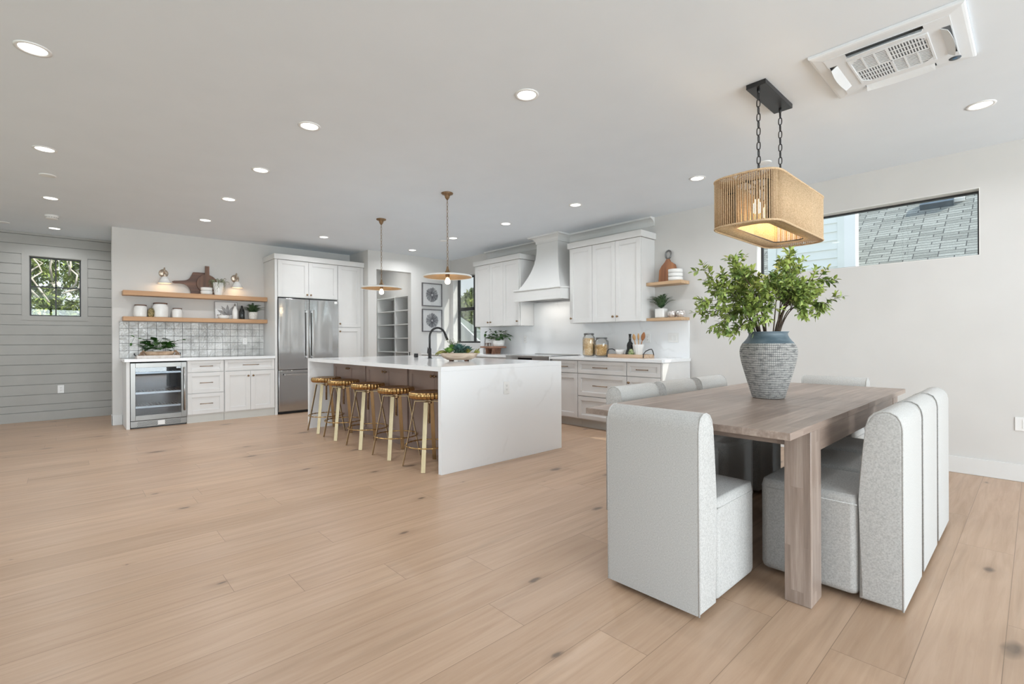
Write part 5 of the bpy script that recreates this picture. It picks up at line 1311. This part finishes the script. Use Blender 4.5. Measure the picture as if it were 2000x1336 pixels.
# chains
def chain(bm, x, y, z0, z1, L, w, r):
    pitch = L-2.4*r; n = max(1, round((z1-z0)/pitch)); pitch = (z1-z0)/n
    for k in range(n):
        zc = z0+pitch*(k+.5); H = (pitch+2.4*r)/2-r; hw = w/2-r; pts = []
        for i in range(18):
            a = 2*PI*i/18; ex = abs(math.cos(a))**.55*math.copysign(1, math.cos(a)); ez = abs(math.sin(a))**.75*math.copysign(1, math.sin(a))
            pts.append((x+hw*ex, y, zc+H*ez) if k % 2 else (x, y+hw*ex, zc+H*ez))
        tube(bm, pts, r, 6, closed=True)
def pendant(label, x, y):
    T = Thing('pendant_lamp', label, 'pendant lamp', (x, y, HC))
    b = nb(); lathe(b, [(.062, -.0005), (.064, -.006), (.06, -.014), (.036, -.022), (.028, -.034), (.024, -.052), (.014, -.066), (.008, -.075)], (0, 0, 0), 28); T.part('canopy', b, 'bronze')
    b = nb(); chain(b, 0, 0, -.80, -.07, .042, .022, .0025); T.part('chain', b, 'bronze')
    b = nb(); lathe(b, [(.006, -.79), (.011, -.80), (.013, -.815), (.020, -.84), (.034, -.858), (.034, -.864)], (0, 0, 0), 24); T.part('shade_holder', b, 'bronze')
    b = nb(); lathe(b, [(.034, -.862), (.10, -.870), (.20, -.884), (.256, -.893), (.262, -.894), (.264, -.909), (.259, -.911), (.256, -.904), (.20, -.889), (.10, -.876), (.03, -.870)], (0, 0, 0), 56, cap=False)
    for f in b.faces: f.material_index = 1 if False else 0
    s = T.part('lamp_shade', b, 'shadegrey')
    b = nb(); lathe(b, [(.031, -.8715), (.10, -.8785), (.20, -.8915), (.2555, -.9055)], (0, 0, 0), 56, cap=False); T.part('shade_lining', b, 'goldleaf', s, label='gold-painted underside')
    b = nb(); lathe(b, [(.022, -.872), (.022, -.905), (.016, -.915)], (0, 0, 0), 18); T.part('socket', b, 'bronze')
    b = nb(); lathe(b, [(.013, -.912), (.016, -.922), (.027, -.945), (.029, -.958), (.024, -.974), (.012, -.983), (0, -.985)], (0, 0, 0), 18, cap=False); T.part('bulb', b, 'bulb')
    T.lamp('pendant_light', 'POINT', (0, 0, -.96), 2.5, (1, .76, .48), shadow_soft_size=.03)
pendant('wide shallow pendant lamp on a chain over the left part of the island', -5.797, 3.022)
pendant('wide shallow pendant lamp on a chain over the succulent bowl end of the island', -4.301, 3.019)
# rope chandelier
CX, CY = -1.172, 3.39
T = Thing('chandelier', 'rounded oblong rope-wrapped chandelier on two black chains over the dining table', 'chandelier', (CX, CY, HC))
b = nb(); box(b, -.058, .058, -.255, .225, -.03, -.0005, .002); cp = T.part('ceiling_plate', b, 'black')
cz0, cz1 = 1.829-HC, 2.118-HC
for y in (-.212, .165):
    b = nb(); chain(b, 0, y, cz1-.005, -.052, .052, .026, .0032); T.part('chain', b, 'black')
    b = nb(); tube(b, [(0, y, -.03), (0, y, -.06)], .008, 10); T.part('chain_hook', b, 'black', cp)
def outline(hw, hl, bulge, n=300):
    """rounded oblong: straight sides to +-hl, end arcs bulging by 'bulge'"""
    pts = []
    for i in range(61): pts.append(Vector((hw, -hl+2*hl*i/60, 0)))
    for i in range(1, 60):
        t = i/60; a = t*PI; e = .62
        pts.append(Vector((hw*math.copysign(abs(math.cos(a))**e, math.cos(a)), hl+bulge*math.sin(a)**.75, 0)))
    for i in range(61): pts.append(Vector((-hw, hl-2*hl*i/60, 0)))
    for i in range(1, 60):
        t = i/60; a = PI+t*PI; e = .62
        pts.append(Vector((hw*math.copysign(abs(math.cos(a))**e, math.cos(a)), -hl-bulge*abs(math.sin(a))**.75, 0)))
    Ls = [0]
    for i in range(len(pts)):
        q = (pts[(i+1) % len(pts)]+pts[i])/2
        Ls.append(Ls[-1]+(pts[(i+1) % len(pts)]-pts[i]).length*(1. if abs(q.y) < hl-.001 or abs(q.x) > hw*.86 else .60))
    out = []; j = 0
    for k in range(n):
        s = Ls[-1]*k/n
        while Ls[j+1] < s: j += 1
        out.append(pts[j].lerp(pts[(j+1) % len(pts)], (s-Ls[j])/max(1e-9, Ls[j+1]-Ls[j])))
    return out
N = 296
O = outline(.192, .35, .15, N); Iq = outline(.098, .30, .06, N)
b = nb()
for o_, i_ in zip(O, Iq):
    pts = [Vector((o_.x, o_.y, cz1)), Vector((o_.x, o_.y, cz0)), Vector((i_.x, i_.y, cz0+.012)), Vector((i_.x, i_.y, cz1-.012))]
    tube(b, pts, .0031, 5, closed=True)
rw = T.part('rope_wrap', b, 'rope')
b = nb(); 
for z in (cz0, cz1): tube(b, [Vector((o_.x, o_.y, z)) for o_ in O[::2]], .0065, 8, closed=True)
T.part('rope_rim', b, 'rope', rw)
b = nb()
for z in (cz0+.014, cz1-.014): tube(b, [Vector((i_.x, i_.y, z)) for i_ in Iq[::4]], .004, 6, closed=True)
for z in (cz1-.02,): tube(b, [(0, -.40, z), (0, .40, z)], .007, 8); 
for y in (-.212, .165): tube(b, [(0, y, cz1-.03), (0, y, cz1+.012)], .009, 8); tube(b, [(-.19, y, cz1-.02), (.19, y, cz1-.02)], .005, 8)
for s in (-1, 1):
    for y in (-.33, .33): tube(b, [(s*.095, y, cz0+.014), (s*.095, y, cz1-.014)], .004, 6)
T.part('inner_frame', b, 'black')
for y in (-.24, -.08, .08, .24):
    b = nb(); tube(b, [(0, y, cz1-.03), (0, y, cz1-.10)], .014, 12); so = T.part('socket', b, 'black')
    b = nb(); lathe(b, [(.012, cz1-.10), (.016, cz1-.115), (.028, cz1-.145), (.028, cz1-.165), (.018, cz1-.185), (0, cz1-.19)], (0, y, 0), 16, cap=False); T.part('bulb', b, 'bulbwarm', so)
    T.lamp('chandelier_light', 'POINT', (0, y, cz1-.2), 1.3, (1, .72, .42), shadow_soft_size=.03)

# ================================================================ OUTSIDE
b = nb(); box(b, -40, 30, -20, 45, -.32, -.30); o = struct('ground', b, 'ground')
T = Thing('neighbor_house', 'neighbouring house with grey shingle roof and pale dormer outside the high window', 'house', (-1.5, 9.5, -.3), world=True)
b = nb()
def ry(y): return 1.55+.70*(y-7.7)
xa, xb, y0, y1 = -5.5, 4.5, 7.7, 12.5
vs = [b.verts.new(p) for p in ((xa, y0, ry(y0)), (xb, y0, ry(y0)), (xb, y1, ry(y1)), (xa, y1, ry(y1)))]
f = b.faces.new(vs); uv = b.loops.layers.uv.new('UVMap')
for l_, q in zip(f.loops, ((0, 0), (xb-xa, 0), (xb-xa, (y1-y0)*1.2207), (0, (y1-y0)*1.2207))): l_[uv].uv = q
w2 = [b.verts.new((v.co.x, v.co.y, v.co.z-.12)) for v in vs]
for i in range(4): b.faces.new((vs[i], w2[i], w2[(i+1) % 4], vs[(i+1) % 4]))
b.faces.new(w2[::-1]); T.part('roof', b, 'shingle')
b = nb(); box(b, xa+.3, xb-.3, 8.0, 8.15, -.3, 1.6); box(b, xa+.3, xa+.45, 8.15, 12, -.3, 1.6); box(b, xb-.45, xb-.3, 8.15, 12, -.3, 1.6); T.part('wall', b, 'siding')
b = nb(); box(b, xa, xb, 7.66, 7.70, 1.38, 1.56); T.part('fascia', b, 'exttrim')
DX0, DX1, DY = -2.90, -1.755, 8.25
b = nb(); box(b, DX0, DX1, DY, 8.50, 1.7, 4.2)
for k in range(20):
    z = 1.7+k*.127; poly(b, [(DY-.018, z), (DY, z), (DY, z+.127), (DY-.003, z+.127)], (DX0+.13, DX1-.18), 'X')
dm = T.part('dormer', b, 'siding')
b = nb(); box(b, DX1-.115, DX1+.02, DY-.03, DY+.12, 1.7, 4.2); T.part('corner_board', b, 'exttrim', dm)
b = nb(); box(b, DX1-.20, DX1-.115, DY-.025, DY, 1.7, 4.2); box(b, DX0, DX0+.12, DY-.025, DY, 1.7, 4.2); T.part('side_board', b, 'siding', dm)
b = nb(); yv = 9.85; d = Vector((0, 1, .7)).normalized(); nn = Vector((0, -.7, 1)).normalized()
obox(b, (-1.06, yv+.28, ry(yv+.28)+.05), (1, 0, 0), d, nn, .20, .11, .05); T.part('roof_vent', b, 'darkvent')
b = nb(); obox(b, (-.80, yv+.28, ry(yv+.28)+.05), (1, 0, 0), d, nn, .06, .015, .03); T.part('flashing', b, 'exttrim')
def crown_foliage(bm, c, R, n, L, flat=.5, sx=1, sy=1, sz=1):
    cl = [(rvec()*rnd(.2, .95), rnd(.18, .36)) for _ in range(max(10, n//140))]
    for k in range(n):
        q, r = random.choice(cl); p = Vector(c)+Vector(((q.x)*R*sx, q.y*R*sy, q.z*R*sz))+rvec()*(r*R*rnd(.3, 1))*flat
        d = rvec(); d.z *= .5; leaf(bm, p, d, rvec()+Vector((0, 0, 1)), L*rnd(.6, 1.3), L*.42, .2)
random.seed(21)
def cypress(label, x, y, R, z, n, limbs):
    T = Thing('cypress_tree', label, 'tree', (x, y, -.3), world=True)
    b = nb(); tube(b, [(x-.3, y-1.4, -.3), (x-.3, y-1.35, z*.5), (x-.3, y-1.2, z), (x-.1, y-1., z+R)], [.2, .17, .13, .05], 10)
    for pts in limbs: tube(b, pts, [.019*(1-.6*i/(len(pts)-1)) for i in range(len(pts))], 8)
    T.part('trunk', b, 'bark')
    b = nb()
    for k in range(360):
        q = rvec()*rnd(.35, 1.); c = Vector((x+q.x*R*.9, y+q.y*R, z+q.z*R)); out = Vector((q.x, q.y, 0)).normalized() if abs(q.z) < .99 else Vector((1, 0, 0)); dr = (out+Vector((rnd(-.4, .4), rnd(-.4, .4), rnd(-.1, .35)))).normalized()
        for i in range(n//360):
            t = rnd(0, 1); p = c+dr*(t*.75)+rvec()*.15*(1.1-t); leaf(b, p, dr+rvec()*.75, Vector((0, 0, 1))+rvec()*.4, rnd(.08, .17), .042, .2)
    T.part('foliage', b, 'cypress')
lim = []
for k in range(9):
    y = rnd(-.75, .05); z0 = rnd(1.9, 2.5); p = Vector((-12.75+rnd(-.3, .3), y, z0)); pts = [p]
    for i in range(6): p = p+Vector((rnd(-.05, .15), rnd(-.16, .16), rnd(.05, .24))); pts.append(p.copy())
    lim.append(pts)
cypress('cypress tree with pale bare limbs filling the small shiplap wall window', -14.6, -.25, 2.0, 2.1, 26000, lim)
cypress('second cypress behind the first one outside the shiplap wall window', -21.0, .8, 3.4, 1.5, 26000, [])
def leafy_tree(label, x, y, R, z, n, sy=1., sz=1.):
    T = Thing('garden_tree', label, 'tree', (x, y, -.3), world=True)
    b = nb(); tube(b, [(x, y, -.3), (x, y, z*.6), (x+.1, y, z+R*.4)], [.18, .14, .06], 10)
    for k in range(8):
        a = rnd(0, 2*PI); tube(b, [(x, y, z*.6+rnd(0, .6)), (x+R*.4*math.cos(a), y+R*.4*math.sin(a), z+R*.2), (x+R*.8*math.cos(a), y+R*.8*math.sin(a), z+R*.5*rnd(.2, 1))], [.06, .04, .015], 6)
    T.part('trunk', b, 'barkdark'); b = nb(); crown_foliage(b, (x, y, z), R, n, .16, .8, 1, sy, sz); T.part('foliage', b, 'tree')
leafy_tree('leafy garden tree against the sky in the kitchen window', -14.3, 11.15, .78, 2.2, 9000, .85, 1.2)
leafy_tree('dense garden tree behind the neighbouring roof in the kitchen window', -18.6, 14.9, 1.9, .95, 12000)
leafy_tree('low leafy tree at the right side of the kitchen window view', -17.0, 19.6, 1.6, 1.0, 6000)
T = Thing('outbuilding', 'white outbuilding with a low grey roof just outside the kitchen window', 'outbuilding', (-9.8, 7.6, -.3), world=True)
P0, P1, P2, P3 = Vector((-10.4, 7.10, 2.09)), Vector((-7.0, 6.13, .73)), Vector((-10.6, 9.7, .87)), Vector((-13.3, 9.0, 2.24))
b = nb(); up_ = [b.verts.new(p) for p in (P0, P1, P2, P3)]; dn = [b.verts.new(p-Vector((0, 0, .10))) for p in (P0, P1, P2, P3)]
b.faces.new(up_); b.faces.new(dn[::-1])
for i in range(4): b.faces.new((up_[i], dn[i], dn[(i+1) % 4], up_[(i+1) % 4]))
T.part('roof', b, 'decktop')
b = nb(); d = (P1-P0).normalized(); n_ = d.cross(Vector((0, 0, 1))).normalized(); obox(b, (P0+P1)/2+n_*.015-Vector((0, 0, .045)), d, n_, n_.cross(d), (P1-P0).length/2, .014, .075); T.part('fascia', b, 'exttrim')
b = nb(); q = Vector((-.10, .12, -.06)); vs = [P0+q, P1+q, P2-q*1.2, P3-q*1.2]
lo = [b.verts.new((v.x, v.y, -.3)) for v in vs]; hi = [b.verts.new((v.x, v.y, v.z-.12)) for v in vs]
for i in range(4): b.faces.new((lo[i], lo[(i+1) % 4], hi[(i+1) % 4], hi[i]))
b.faces.new(hi); b.faces.new(lo[::-1]); T.part('wall', b, 'exttrim')
